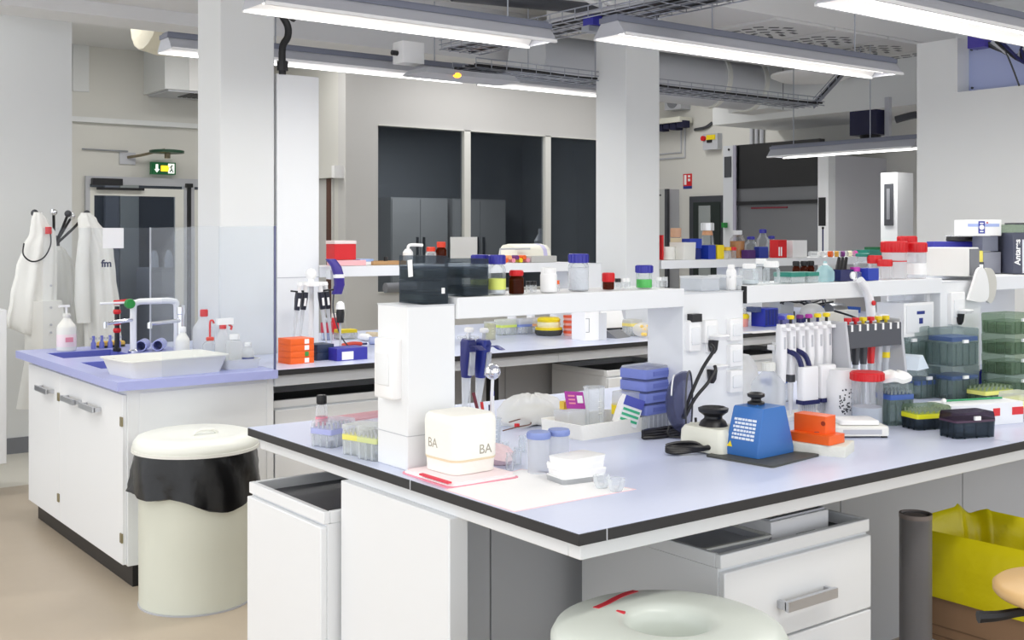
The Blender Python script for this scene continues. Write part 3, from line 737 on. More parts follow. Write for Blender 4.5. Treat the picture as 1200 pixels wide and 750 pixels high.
def pipette(label, loc, rx, rz, handle, shaft, plunger, L=.23, group=None, s=1.0):
    """hanging hand pipette, tip down; origin at the finger hook"""
    t = T('pipette', label, 'pipette', loc, rz, group); t.rotation_euler[0] = rx; t.scale = (s,s,s)
    MB().loft([[(x,y,z) for x,y in rr(a,b,.008)] for z,a,b in ((-.085,.020,.022),(-.05,.024,.03),(-.01,.026,.032),(.02,.028,.034),(.03,.022,.028))]).build('handle', handle, t)
    MB().loft([[(x,y+o,z) for x,y in rr(.02,.012,.004)] for z,o in ((.012,-.015),(.018,-.035),(.010,-.052))]).build('finger_hook', handle, t)
    pl = MB().lathe([(.004,.03),(.004,.052)],8).build('plunger_rod', steel, t)
    MB().lathe([(.010,.052),(.011,.060),(.009,.064)],12).build('plunger', plunger, t)
    MB().cb(0,-.018,-.075,.012,.008,.07).build('ejector', shaft, t)
    MB().lathe([(.0035,-L+.02),(.006,-.17),(.009,-.12),(.011,-.085)],12).build('shaft', shaft, t)
    MB().box(-.006,.006,-.0172,-.0165,-.045,-.01).build('volume_window', lgrey, t)
    return t

# ---------------------------------------------------------------- left: fridge, coats, sink ware
fr = T('undercounter_fridge', 'white framed glass door of a low cooler standing by the left wall', 'cooler', ((1.642,7.0,0)[0]-.6,7.0,0))
MB().box(0,.60,.03,.5,.20,1.09).build('body', lam, fr)
dr = MB().box(0,.60,0,.03,.20,1.09).build('door_frame', lam, fr, bev=.003)
MB().box(.05,.55,-.003,0,.25,1.04).build('glass', P('dim_glass',(120,124,128),.1), dr)
for x in (.04,.56):
    for y in (.08,.45): MB().lathe([(.02,0),(.02,.20)],10,x,y).build('foot', lgrey, fr)

ct = T('coat_stand', 'black coat stand with round knobs behind the hanging white coats', 'coat stand', (2.165,7.95,0))
MB().lathe([(.16,0),(.16,.02),(.03,.035),(.018,.06),(.018,1.5)],16).build('pole', black, ct)
MB().lathe([(.03,1.36),(.035,1.40),(.035,1.5),(.02,1.52)],14).build('hub', dgrey, ct)
for k, (dx, dy, z) in enumerate(((-.19,-.25,1.665),(-.045,-.15,1.675),(.05,-.14,1.665),(.10,-.05,1.65),(.14,-.25,1.665),(-.06,.12,1.66))):
    ar = MB().tube([(0,0,1.45),(dx*.6,dy*.6,1.57),(dx,dy,z)],.009,8).build('arm', black, ct)
    MB().ball((dx,dy,z),.024,12).build('knob', chrome if k % 2 else dgrey, ar)
coat_m = P('coat_cotton', (238,238,234), .8, bump=.15, scale=30)
def coat(label, loc, rz, prof, seed, tilt=0.0, logo=False):
    """draped hanging coat: stacked folded outlines (z, half width, half depth, x shift)"""
    rnd = random.Random(seed); ph = [rnd.uniform(0,6) for _ in range(4)]
    t = T('lab_coat', label, 'lab coat', loc, rz, 'white lab coats on the coat stand')
    n = 56; L = []
    zs = []
    for i in range(len(prof)-1):
        for k in range(5):
            f = k/5; f2 = f*f*(3-2*f)
            a, b = prof[i], prof[i+1]
            zs.append((a[0]+(b[0]-a[0])*f,)+tuple(a[j]+(b[j]-a[j])*f2 for j in (1,2,3)))
    zs.append(prof[-1]); z0 = zs[0][0]; zl = zs[-1][0]
    for z, w, d, sx in zs:
        g = (z0-z)/(z0-zl); lp = []
        for k in range(n):
            a = 2*PI*k/n
            fold = 1+(.08+.26*g)*math.sin(7*a+ph[0]+1.6*g)+(.04+.12*g)*math.sin(12*a+ph[1]-2*g)+.10*math.sin(3*a+ph[2]+5*g)
            x = w*math.cos(a)*(1+.05*math.sin(5*a+ph[3])*g)+sx; y = d*math.sin(a)*fold
            lp.append((x, y, z+tilt*x*g))
        L.append(lp)
    MB().loft(L).build('cloth', coat_m, t, ang=80)
    return t
c1 = coat('white lab coat with dark neck cord, hanging on the knob nearest the low cooler', (1.975,7.66,.0), 0, [(1.67,.025,.03,.01),(1.62,.05,.045,.02),(1.54,.08,.05,.04),(1.43,.105,.06,.02),(1.28,.125,.065,-.0),(1.08,.14,.07,-.02),(.86,.155,.08,-.035)], 1, -.45)
MB().tube(smooth_path([(-.09,-.06,1.47),(-.10,-.085,1.40),(-.05,-.095,1.355),(.02,-.10,1.38),(.065,-.085,1.46),(.07,-.06,1.54)],5),.005,6).build('neck_cord', black, c1)
MB().loft([[(x*.02+.055,y*.008-.075,z) for x,y in circ(1,8)] for z in (1.53,1.575)]).build('red_tag', red, c1)
for z in (1.2,1.06,.95,.90): MB().lathe([(.008,0),(.008,.006)],8).rot(PI/2,'X').mv(.06,-.112,z).build('button', lgrey, c1)
MB().loft([[(x*a+ -.0+o,y*.075-.03,z) for x,y in circ(1,16)] for z,a,o in ((1.10,.12,.03),(.95,.13,.05),(.72,.14,.06),(.42,.13,.0))]).build('underlayer', coat_m, c1)
c2 = coat('white lab coat hanging in the middle behind the soap bottle', (2.15,7.80,0), 0, [(1.45,.02,.03,0),(1.42,.05,.04,0),(1.34,.095,.04,0),(1.15,.11,.045,.0),(.95,.12,.05,.01),(.70,.125,.05,.01)], 2)
c3 = coat('white lab coat with dark embroidered letters, nearest the glass door', (2.345,7.66,0), 0, [(1.67,.03,.03,-.06),(1.63,.06,.045,-.05),(1.54,.085,.055,-.02),(1.42,.10,.06,.02),(1.25,.105,.065,.03),(1.05,.115,.07,.045),(.70,.12,.075,.055)], 3)
MB().loft([[(x*a+o,y*.04-.06,z) for x,y in circ(1,14)] for z,a,o in ((1.58,.03,-.08),(1.45,.04,-.09),(1.3,.045,-.10),(1.1,.05,-.10),(.95,.045,-.09))]).build('sleeve', coat_m, c3)
text('embroidery', 'fm', .065, P('embroidery_blue',(36,46,84),.7), c3, (.03,-.145,1.335), (PI/2,0,0), .002, bold=.002)

fa = T('sink_tap', 'white square-bent tap pipe with chrome swivel spout beside the far basin', 'tap', (2.03,5.98,.9))
MB().tube(smooth_path([(0,0,0),(0,0,.24),(.012,0,.262),(.035,0,.27)],4)+[Vector((.19,0,.27))]+smooth_path([(.215,0,.265),(.235,0,.235),(.235,0,.0)],4),.017,10).build('pipe', lam, fa)
MB().tube([(0,0,.175),(-.10,-.08,.175),(-.19,-.14,.172)],.010,8).lathe([(.012,.15),(.012,.18)],10,-.19,-.14).build('spout', chrome, fa)
MB().lathe([(.028,0),(.028,.012),(.02,.02)],14).build('foot', chrome, fa)
MB().lathe([(.024,-.02),(.028,0),(.024,.02)],12).rot(PI/2,'X').mv(-.03,-.03,.262).build('green_knob', green, fa)
MB().lathe([(.006,0),(.006,.14)],8).rot(-PI/2,'Y').mv(-.04,-.02,.268).build('feed_pipe', lam, fa)
f2 = T('sink_tap', 'chrome pillar tap with swivel spout between the white tap pipe and the pillar', 'tap', (2.19,5.72,.9))
MB().lathe([(.026,0),(.026,.012),(.017,.02),(.017,.21),(.021,.215),(.021,.25),(.012,.26)],14).build('column', chrome, f2)
MB().tube([(0,0,.18),(-.08,-.04,.18),(-.20,-.10,.178)],.010,8).lathe([(.012,.155),(.012,.185)],10,-.20,-.10).build('spout', chrome, f2)
f3 = T('gas_tap', 'dark valve column with red knobs behind the white tap pipe', 'tap', (1.99,6.12,.9))
MB().lathe([(.022,0),(.022,.015),(.013,.02),(.013,.24)],12).build('column', black, f3)
for z in (.10,.14,.20,.25): MB().lathe([(.018,0),(.022,.012),(.018,.024)],10,0,0).mv(0,0,z).build('red_knob', red, f3)
MB().tube([(0,0,.262),(.07,0,.268)],.012,8).build('red_lever', red, f3)
for k, (px, la) in enumerate(((176,'lilac plastic tube lying on the sink edge, left of its pair'),(186,'lilac plastic tube lying on the sink edge, right of its pair'))):
    tb = MB().cup([(.03,0),(.03,.13)], .006, 16).rot(PI/2,'X').rot(-.5,'Z')
    x, y = [(2.14,6.12),(2.225,6.10)][k]
    tag(tb.build('plastic_tube', sink_m, loc=(x,y,.931)), la, 'tube', 'lilac tubes beside the tap')
for k in range(4):
    o = T('tap_nozzle', 'small lilac valve nozzle, %s of the row at the foot of the taps' % ('first','second','third','last')[k], 'nozzle', (1.93+.045*k,6.33,.9), 0, 'valve nozzles behind the far basin')
    MB().lathe([(.014,0),(.014,.03),(.008,.04),(.008,.07)],10).build('stem', basin_m, o); MB().cb(0,0,.05,.035,.01,.012).build('lever', lgrey, o)
sp = T('sponge', 'yellow sponge with dark underside lying behind the far basin', 'sponge', (2.04,6.379,0.9), .2)
MB().pillow(.15,.07,.012,.032,.02,.008).build('sponge_top', P('sponge_yellow',(232,190,92),.9,bump=.5,scale=60), sp); MB().rbox(.15,.07,0,.012,.02).build('scouring_pad', P('scourer',(70,72,50),.9), sp)
so = bottle('white soap pump bottle with pink printed label in front of the coats', (1.782,6.311,0.9), .050, .20, offw, offw, .34, .10, .62, lab=P('soap_label',(244,226,228),.5), labz=(.12,.45))
MB().lathe([(.006,.20),(.006,.235)],8).cb(-.012,0,.235,.055,.016,.012).build('pump_head', white, so)
MB().box(-.02,.02,-.0525,-.0515,.05,.075).build('label_mark', pinkp, so)
tr1 = T('wash_tray', 'long white tray resting over the near sink basin', 'tray', (1.852,5.03,.9), .1)
MB().tray(.42,.27,.0,.078,.005,1.13,.03).build('body', offw, tr1)
m = MB().loft([[(x,y,z) for x,y in rr(a,b,c)] for a,b,c,z in ((.49,.32,.036,.0735),(.49,.32,.036,.079),(.466,.296,.03,.079),(.466,.296,.03,.0735),(.49,.32,.036,.0735))],False,False); m.build('rim', offw, tr1)
tr2 = T('bottle_tray', 'small white tray holding bottles beside the pillar at the sink', 'tray', (2.195,5.155,.9), .0)
MB().tray(.16,.40,0,.045,.004,1.07,.02).build('body', offw, tr2)
def spray(label, loc, bm, trig, capm, big=1.0, h=.19):
    t = T('spray_bottle', label, 'spray bottle', loc)
    r = .035*big
    MB().lathe([(r*.92,0),(r,.008),(r,h*.6),(r*.55,h*.8),(.013,h*.86),(.013,h*.95)],20).build('body', bm, t)
    MB().lathe([(.017,h*.88),(.017,h*.98)],14).build('collar', capm, t)
    hd = MB().loft([[(x,y,z) for x,y in ((-.05,-.012),(.03,-.012),(.03,.012),(-.05,.012))] for z in (h*.98,h*.98+.03)]).build('spray_head', trig if trig != red else white, t)
    MB().tube([(-.03,0,h*.98),(-.045,0,h*.92),(-.04,0,h*.84)],.006,6).build('trigger', trig, t)
    return t
spb = bottle('round white wash bottle with pointed red cap behind the sink tray', (2.20,5.44,.901), .055, .25, milky, red, .30, .14, .60)
s1 = spray('white spray bottle with red trigger in the small sink tray', (2.185,5.17,.906), milky, red, red, 1.0, .19)
s1.rotation_euler[2] = PI
w1_ = bottle('clear wash bottle with red bent spout and blue label in the sink tray', (2.17,5.29,.906), .036, .12, plast, P('red_orange',(226,70,44),.4), .45, .15, .66, lab=P('sky_label',(150,200,230),.5), labz=(.15,.42))
MB().tube(smooth_path([(0,0,.12),(0,0,.19),(.012,0,.20),(.02,0,.185)],4),.005,6).build('spout', red, w1_)
b_ = T('square_bottle', 'square milky bottle beside the spray bottle in the sink tray', 'bottle', (2.205,5.08,.906))
MB().pillow(.065,.065,0,.12,.012,.02).lathe([(.02,.118),(.02,.14)],14).build('body', milky, b_); MB().lathe([(.024,.122),(.024,.145)],14).build('cap', white, b_)
bottle('small milky bottle with dark label behind the pane edge', (2.24,5.005,.906), .028, .11, milky, white, .5, .16, .6, lab=inkb, labz=(.3,.38))
bottle('white pump bottle behind the red spouted wash bottle', (2.09,5.44,.9), .034, .17, offw, white, .4, .16, .6)

# round waste bins
binm = P('bin_metal', (222,226,214), .35, var=.04, scale=5, bump=.02)
bag = P('black_bag', (7,7,9), .28, bump=.5, scale=9)
def waste_bin(label, loc, torus):
    t = T('waste_bin', label, 'waste bin', loc)
    MB().lathe([(.222,0),(.228,.008),(.230,.57),(.235,.58)],40).build('drum', binm, t)
    MB().lathe([(.232,.0),(.232,.006)],40).build('foot_ring', lgrey, t)
    rnd = random.Random(5); n = 72; L = []
    for j, (z, r) in enumerate(((.445,.246),(.45,.268),(.50,.262),(.555,.256),(.60,.25),(.64,.243))):
        L.append([((r+.010*math.sin(9*a+j*.9)*(1-j/6)+.006*math.sin(17*a+2*j)*(1-j/6))*math.cos(a),(r+.010*math.sin(9*a+j*.9)*(1-j/6)+.006*math.sin(17*a+2*j)*(1-j/6))*math.sin(a),z+(.028*math.sin(2*a+1)+.014*math.sin(5*a)) if j < 2 else z+.006*math.sin(5*a+j)) for a in [2*PI*k/n for k in range(n)]])
    MB().loft(L, False, False).build('bag', bag, t, ang=60)
    if torus:
        MB().lathe([(.245,.628),(.254,.64),(.254,.662),(.244,.680),(.22,.691),(.17,.696),(.12,.697),(.098,.693),(.086,.68),(.08,.66),(.076,.60)],56,cap0=False,cap1=False).build('funnel_lid', P('lid_grey',(218,224,216),.3), t, ang=80)
        MB().lathe([(.076,.598),(.02,.597)],40).build('chute_flap', P('lid_dim',(186,192,186),.4), t)
    else:
        MB().lathe([(.250,.635),(.256,.65),(.25,.672),(.235,.69),(.20,.70),(.18,.694),(.14,.702),(.05,.708),(.0,.709)],48).build('lid', P('lid_white',(236,238,230),.35), t, ang=60)
        MB().lathe([(.258,.633),(.258,.645)],48).build('lid_rim', offw, t)
        MB().tube(smooth_path([(-.05,-.1,.705),(-.03,-.105,.72),(.03,-.105,.72),(.05,-.1,.705)],4),.008,6).build('lid_handle', offw, t)
    return t
waste_bin('round pale waste bin with flat lid and black bag in front of the sink unit', (1.815,4.575,0), False)
wb2 = waste_bin('round pale waste bin with funnel lid and red sticker, beside the drawer unit', (1.74,1.735,0), True)
# red sticker on the funnel lid
pth = smooth_path([(-.075,.151,.6965),(-.035,.160,.6965),(.007,.174,.6965),(.050,.187,.695),(.087,.195,.6925)], 6)
m = MB().loft([[tuple(p+Vector((-.002,.0075,-.004))),tuple(p+Vector((.002,-.0075,-.004))),tuple(p+Vector((.002,-.0075,.0010))),tuple(p+Vector((-.002,.0075,.0005)))] for p in pth])
m.build('sticker', P('sticker_red',(214,52,66),.5), wb2)
MB().cb(-.049,.098,.694,.007,.020,.0042,.4).build('sticker_mark', P('sticker_red',(214,52,66),.5), wb2)

# ---------------------------------------------------------------- on the nearest bench
Zt = .9
bk = bottle('small clear bottle with black cap and pink label near the bench end', (1.599,3.048,0.9), .018, .143, plast, black, .72, .19, .68, lab=pinkp, labz=(.32,.55))
pinkrack = G('pink_cloudy', (240,190,196), .45, .3)
tipbox('clear tip box with lilac rack beside the black capped bottle', (1.615,3.003,0.9), .115, .085, .075, .35, plast, P('lilac_rack',(170,176,226),.4), plast, .5, .22)
tipbox('clear tip box with yellow rack behind the end post', (1.614,2.831,0.9), .09, .08, .085, .3, plast, P('pale_yellow',(232,226,110),.4), plast, .5, .18)
tipbox('clear tip box with green rack and red mark, close against the end post', (1.609,2.744,0.9), .08, .08, .095, .25, plast, P('pale_green',(206,214,150),.4), plast, .5, .16, latch=red)
lb = T('lid_stack', 'long clear lid with pink edge lying behind the tip boxes', 'lid', (1.80,3.10,.9), .1)
MB().tray(.26,.10,0,.055,.003,1,.01).build('lid_wall', plast, lb); MB().pillow(.26,.10,.055,.06,.01,.002).build('lid_top', pinkrack, lb)

sty = P('polystyrene', (248,246,238), .75, bump=.15, scale=90)
pad = T('tissue_pad', 'pad of pink edged tissues under the polystyrene box', 'tissue pad', (1.665,2.415,.9), 0)
for k in range(3):
    MB().pillow(.22-.01*k,.24-.012*k,.004*k,.004*k+.004,.02,.002).build('sheet', [pinkp,paper,P('pink_tissue',(250,232,234),.8)][k], pad, rz=.03*k-.03)
MB().box(-.112,-.10,-.11,.02,.012,.016).build('red_edge', P('tissue_red',(226,66,84),.7), pad)
bxs = T('polystyrene_box', 'rounded white polystyrene box with handwritten letters in front of the end post', 'box', (1.68,2.435,.9135), .04)
MB().loft([[(x*k,y*k,z) for x,y in rr(.15,.15,.03,4)] for z,k in ((0,.93),(.035,.95),(.038,.98),(.125,1.0),(.14,.97),(.148,.88),(.15,.7))]).build('body', sty, bxs)
MB().loft([[(x*k,y*k,z) for x,y in rr(.15,.15,.03,4)] for z,k in ((.031,.955),(.0365,.985))]).build('lid_seam', P('pale_ochre',(236,222,190),.8), bxs)
text('handwriting', 'BA', .034, P('pencil_grey',(168,164,150),.8), bxs, (.025,-.0738,.058), (PI/2,0,0), .0006)
text('handwriting', 'BA', .034, P('pencil_grey',(150,146,130),.8), bxs, (-.0738,.02,.072), (PI/2,0,-PI/2), .0006)
pt_ = T('crumpled_tissue', 'crumpled pink tissue beside the polystyrene box', 'tissue', (1.831,2.506,0.9))
rnd = random.Random(9)
MB().loft([[(r*math.cos(a)*(1+.25*math.sin(3*a+z*60)), r*math.sin(a)*(1+.25*math.sin(4*a+z*40)), z+.006*math.sin(5*a)) for a in [2*PI*k/24 for k in range(24)]] for z, r in ((.002,.055),(.018,.065),(.036,.05),(.045,.02))]).build('tissue', P('pink_tissue2',(248,222,226),.8), pt_, ang=50)
bp = T('bench_paper', 'white absorbent sheet with pink rim on the corner of the nearest bench', 'paper sheet', (1.54,2.02,.9))
MB().prism([(0,0),(.375,0),(.30,.36),(.0,.28)],.0002,.0012).build('rim', P('rim_pink',(248,220,224),.8), bp); MB().prism([(.004,.005),(.365,.005),(.295,.35),(.004,.272)],.0012,.002).build('sheet', paper, bp)

# pipettes on a stand, pens, bags
pst = T('pipette_stand', 'clear stand behind the end post holding two dark blue pipettes', 'pipette stand', (2.129,3.04,0.9))
MB().lathe([(.06,0),(.06,.008),(.012,.014),(.008,.02),(.008,.30)],18).build('pole', plast, pst); MB().lathe([(.035,.28),(.035,.29)],16).build('collar', plast, pst)
bx_, by_, _z = (2.129,3.04,0.9)
grp = 'blue pipettes on the clear stand'
pipette('dark blue pipette on the clear stand, nearer the end post', (bx_-.036,by_-.05,1.155), .10, .0, P('pipette_navy',(28,34,110),.35), milky, white, .24, grp, 1.05).scale = (1.5,1.4,1.08)
pipette('royal blue pipette with white hook on the clear stand', (bx_+.022,by_-.05,1.15), .10, .35, P('pipette_blue',(36,50,140),.35), milky, white, .25, grp, 1.08).scale = (1.5,1.4,1.08)
bk_ = beaker('glass beaker holding pens and spatulas behind the polystyrene box', (1.953,2.683,0.9), .036, .085)
def stick(name, label, cat, p0, p1, r, m, extra=None, r2=None):
    t = T(name, label, cat, p0)
    d = Vector(p1)-Vector(p0)
    MB().tube([(0,0,0),tuple(d*.5),tuple(d)], r, 8, r2).build('shaft', m, t)
    if extra: extra(t, d)
    return t
ex_, ey_, _ = (1.953,2.683,0.9)
stick('pen', 'dark red pen leaning in the glass beaker', 'pen', (ex_-.01,ey_,.905), (ex_-.035,ey_+.03,1.06), .005, P('wine_pen',(110,26,44),.4), lambda t,d: MB().tube([tuple(d*.55),tuple(d*.68)],.0062,8).build('band', red, t))
stick('pen', 'white marker with blue tip leaning in the glass beaker', 'pen', (ex_+.008,ey_-.01,.905), (ex_+.03,ey_+.025,1.045), .006, white, lambda t,d: MB().tube([tuple(d),tuple(d*1.1)],.0065,8).build('cap', cobalt, t))
stick('pen', 'slim red and white pen standing in the glass beaker', 'pen', (ex_,ey_+.01,.905), (ex_-.005,ey_+.03,1.03), .004, white, lambda t,d: MB().tube([tuple(d*.75),tuple(d)],.0046,8).build('tip', red, t))
stick('pen', 'blue striped pen standing in the glass beaker', 'pen', (ex_+.015,ey_+.01,.905), (ex_+.022,ey_+.025,1.02), .005, P('pen_slate',(70,84,120),.4))
stick('ladle', 'steel ladle with round bowl standing in the glass beaker', 'spoon', (ex_+.005,ey_,.905), (ex_+.035,ey_+.03,1.10), .005, P('ladle_white',(240,240,242),.25), lambda t,d: MB().ball(tuple(d*1.08),.024,16).build('bowl', chrome, t))
bag_m = G('bag_film', (250,250,248), .62, .3)
pb = T('plastic_bag', 'slack white plastic bag of gloves behind the pen beaker', 'plastic bag', (2.306,2.935,0.9), -.1)
MB().loft([[(.115*k*math.cos(a)*(1+.08*math.sin(4*a+i)), .075*k*math.sin(a)*(1+.10*math.sin(5*a+i*1.3)), z+.008*math.sin(6*a+i)) for a in [2*PI*j/36 for j in range(36)]] for i,(z,k) in enumerate(((.004,.95),(.02,1.05),(.05,1.0),(.075,.8),(.09,.5),(.094,.2)))]).build('bag', bag_m, pb, ang=50)
MB().pillow(.16,.09,.004,.06,.02,.02).build('contents', P('glove_white',(240,240,232),.7), pb)
cbx = carton('card_box', 'low cream card box against the foot of the end post', (1.86,2.80,.9), .09, .06, .04, .1, P('cream_card',(246,234,190),.7))
wr = T('wire_holder', 'thin brown wire holder with a red clip in front of the plastic bag', 'holder', (2.194,2.858,0.9))
MB().tube(smooth_path([(-.06,0,.006),(0,0,.012),(.06,.01,.014),(.05,.03,.03),(-.02,.02,.026)],5),.002,6).build('wire', P('brown_wire',(110,72,58),.5), wr); MB().cb(0,.005,.01,.012,.012,.012).build('clip', red, wr)

wt = T('white_tray', 'white foam tray holding the magenta card rack and clear cup', 'tray', (2.385,2.70,.9), .04)
MB().tray(.30,.19,0,.045,.006,1.02,.012).build('tray', sty, wt)
mg = T('card_rack', 'clear rack with magenta printed card standing in the white foam tray', 'rack', (2.325,2.76,.907), .05)
MB().rbox(.075,.07,0,.06,.004).build('rack_body', frost, mg)
MB().box(-.04,.04,-.034,-.031,.0,.055).rot(-.35,'X').rot(.12,'Y').mv(0,.0,.055).build('card', magenta, mg); MB().box(.008,.032,-.0355,-.034,.018,.042).rot(-.35,'X').rot(.12,'Y').mv(0,0,.055).build('card_window', paper, mg)
for k in range(3): MB().box(-.03,-.002,-.0355,-.034,.014+.012*k,.019+.012*k).rot(-.35,'X').rot(.12,'Y').mv(0,0,.055).build('print_line', pinkp, mg)
MB().cb(.0,.02,.06,.03,.02,.025).build('yellow_tab', P('amber_tab',(244,206,70),.5), mg)
beaker('tall clear plastic cup between the magenta card and the green striped box', (2.425,2.755,.907), .034, .125, plast, name='plastic_cup')
bg = T('striped_box', 'small white box with blue top and green stripes leaning in the foam tray', 'box', (2.44,2.63,.925), -.3); bg.rotation_euler[1] = .35
MB().box(-.035,.035,-.02,.02,0,.09).build('carton', paper, bg, bev=.001); MB().box(-.035,.035,-.0215,-.02,.06,.09).build('blue_panel', P('print_blue',(84,92,184),.5), bg)
for k in range(3): MB().box(-.03,.03,-.0215,-.02,.012+.016*k,.020+.016*k).build('green_stripe', P('print_green',(70,186,140),.5), bg)
tipbox('clear tip box with bright yellow rack in front of the blue box stack', (2.479,2.653,0.9), .085, .075, .125, .1, milky, yellow, frost, .42, .26, tips=False)
bst = [(2.567,2.655,0.9)]
bl = [P('tip_blue',(116,130,204),.4), G('tip_blue_clear',(140,152,214),.6,.2)]
tb0 = T('ribbed_box', 'clear ribbed box carrying the stack of blue tip boxes', 'box', bst[0], .12); MB().tray(.155,.115,0,.05,.003,1,.008).build('base', plast, tb0)
m = MB()
for k in range(7): m.cb(-.065+k*.0216,-.058,.002,.004,.003,.046)
m.build('ribs', lgrey, tb0, kind='stuff')
for k, la in enumerate(('bottom of the four','second from the bottom','third from the bottom','topmost of the four')):
    t = T('blue_tip_box', 'powder blue tip box, %s stacked before the middle post' % la, 'box', (bst[0][0],bst[0][1],.951+k*.038), .12, 'stack of powder blue tip boxes')
    MB().pillow(.152,.112,0,.030,.008,.003).build('case', bl[0], t); MB().pillow(.146,.106,.030,.0372,.008,.003).build('lid_edge', bl[1] if k < 3 else frost, t)
    MB().box(-.04,.04,-.0575,-.056,.008,.022).build('front_recess', P('tip_blue_dark',(100,114,190),.4), t)
jar('clear sample jar with lavender lid on the white sheet, nearer the polystyrene box', (1.847,2.317,0.9), .029, .108, frost, lav, .16)
jar('clear sample jar with lavender lid, close behind the stacked white plates', (1.915,2.317,0.9), .027, .108, frost, lav, .15)
for k in range(4):
    t = T('white_plate', 'white square plate, %s of the stack on the bench paper' % ('lowest','second','third','topmost')[k], 'plate', (1.865+.006*(k%2),2.19,.902+k*.0155), -.12+.06*k, 'stacked white plates')
    MB().tray(.125-.004*(k==3),.085,0,.013,.004,1.03,.01).build('tray', [milky,white,white,white][k], t); MB().pillow(.127,.087,.013,.0155,.01,.001).build('lid', white, t)
for px, py, la in ((1.860,2.033,'empty clear weighing cup lying near the corner of the bench paper'),(1.856,2.081,'clear weighing cup beside the stacked white plates')):
    t = T('weighing_cup', la, 'cup', (px,py,.902), .4); MB().cup([(.014,0),(.02,.012),(.022,.03)],.0015,14).build('cup', plast, t)
for k, (px, py) in enumerate(((1.866,2.432),(1.888,2.518),(1.986,2.566),(1.803,2.383))):
    t = T('glass_vial', ('small glass vial beside the lavender lidded jars','small glass vial behind the crumpled tissue','glass vial in front of the wire holder','short glass vial on the bench paper beside the tissue')[k], 'vial', (px,py,.902))
    MB().cup([(.011,0),(.012,.03),(.009,.036),(.011,.045)],.0015,12).build('vial', glass, t)

# visor, sockets hooks
hk = P('hook_black',(26,26,30),.4)
def hook(label, loc):
    t = T('wall_hook', label, 'hook', loc, 0, 'hooks on the service posts')
    MB().pillow(.05,.05,0,.012,.008,.004).rot(PI/2,'X').build('plate', white, t)
    MB().loft([[(x,y-.03,z) for x,y in rr(a,b,.008)] for z,a,b in ((.02,.045,.055),(.032,.055,.07),(.036,.05,.062))]).build('cap', white, t)
    MB().loft([[(x-.012,y-.025,z) for x,y in rr(a,a,.008)] for z,a in ((-.025,.012),(-.012,.024),(.018,.03))]).build('cup', hk, t)
    return t
hook('upper white and black hook on the middle service post', (2.735,2.54,1.165)); hook('lower white and black hook on the middle service post', (2.73,2.54,1.07))
vs = T('face_visor', 'dark tinted face visor with black arms leaning against the middle post', 'visor', (2.54,2.46,.905), -.95)
n = 20; Q = []
for sc in (1.0, .955):
    Q.append([[(-.062*sc*math.cos(t_), .072*sc*math.sin(t_)*math.cos(a), .10+.098*sc*math.sin(t_)*math.sin(a)) for a in [2*PI*k/n for k in range(n)]] for t_ in [.02+1.72*i/8 for i in range(9)]])
MB().loft(Q[0]+Q[1][::-1], False, False).build('shield', visor, vs, ang=80)
MB().tube([(-.064*math.cos(1.0), .073*math.sin(1.0)*math.cos(a), .10+.099*math.sin(1.0)*math.sin(a)) for a in [.3+2.5*k/14 for k in range(15)]],.0025,6).build('highlight_band', white, vs)  # white arc modelled as a painted highlight across the tinted shield
MB().tube([(-.064*math.cos(1.74), .073*math.sin(1.74)*math.cos(a), .10+.099*math.sin(1.74)*math.sin(a)) for a in [2*PI*k/24 for k in range(25)]],.003,6).build('shield_rim', dgrey, vs)
MB().tube(smooth_path([(.0,-.06,.06),(.022,-.045,.13),(.055,-.02,.21),(.085,.0,.262),(.075,.02,.278)],5),.0055,8).build('arm', black, vs)
MB().tube(smooth_path([(.005,-.062,.06),(.035,-.045,.12),(.07,-.02,.165),(.09,.0,.20),(.088,.01,.215)],5),.0055,8).build('arm', black, vs)
MB().tube(smooth_path([(-.045,-.03,.03),(-.045,-.04,.003),(.0,-.05,.003),(.035,-.04,.012),(.035,-.03,.06)],5),.004,6).build('chin_wire', black, vs)
cl = T('cable_coil', 'coiled black mains cable with plug on the bench below the visor', 'cable', (2.478,2.502,0.9))
for k in range(4):
    MB().tube(smooth_path([(-.08,0,.006+.006*k),(-.03,-.02+.012*k,.006+.006*k),(.05,-.02+.01*k,.006+.005*k),(.09,.0,.008+.006*k),(.05,.03-.008*k,.008+.006*k),(-.03,.025-.006*k,.006+.006*k),(-.08,0,.007+.006*k)],5),.005,6).build('loop', black, cl)
pg = T('plug', 'pale plug with black pins standing at the foot of the visor', 'plug', (2.485,2.378,0.9))
MB().lathe([(.018,.012),(.02,.02),(.014,.05),(.008,.06)],14).build('plug_body', cream, pg)
for x in (-.007,.007): MB().lathe([(.003,0),(.003,.014)],8,x,0).build('pin', black, pg)

# shakers
cv = T('vortex_mixer', 'cream vortex mixer with wide black cup behind the blue one', 'vortex mixer', (2.443,2.256,0.9), .1)
MB().loft([[(x*k,y*k,z) for x,y in rr(.13,.16,.02,4)] for z,k in ((.004,1.0),(.06,.96),(.072,.86))]).build('housing', cream, cv)
MB().lathe([(.042,.072),(.036,.085),(.026,.093),(.026,.10),(.042,.112),(.044,.122),(.034,.126),(.03,.116),(.008,.112)],26).build('cup', black, cv)
MB().cb(-.05,-.06,0,.02,.02,.004).cb(.05,-.06,0,.02,.02,.004).cb(.05,.06,0,.02,.02,.004).cb(-.05,.06,0,.02,.02,.004).build('feet', black, cv, kind='stuff')
vb = P('vortex_blue', (48,108,180), .38)
vx, vy, vz = (2.495,2.129,0.9)
vp = T('mixer_pad', 'dark flat pad under the blue vortex mixer', 'pad', (vx-.01,vy-.02,.9), .12); MB().rbox(.24,.22,0,.006,.01).build('pad', P('pad_dark',(72,74,70),.6), vp)
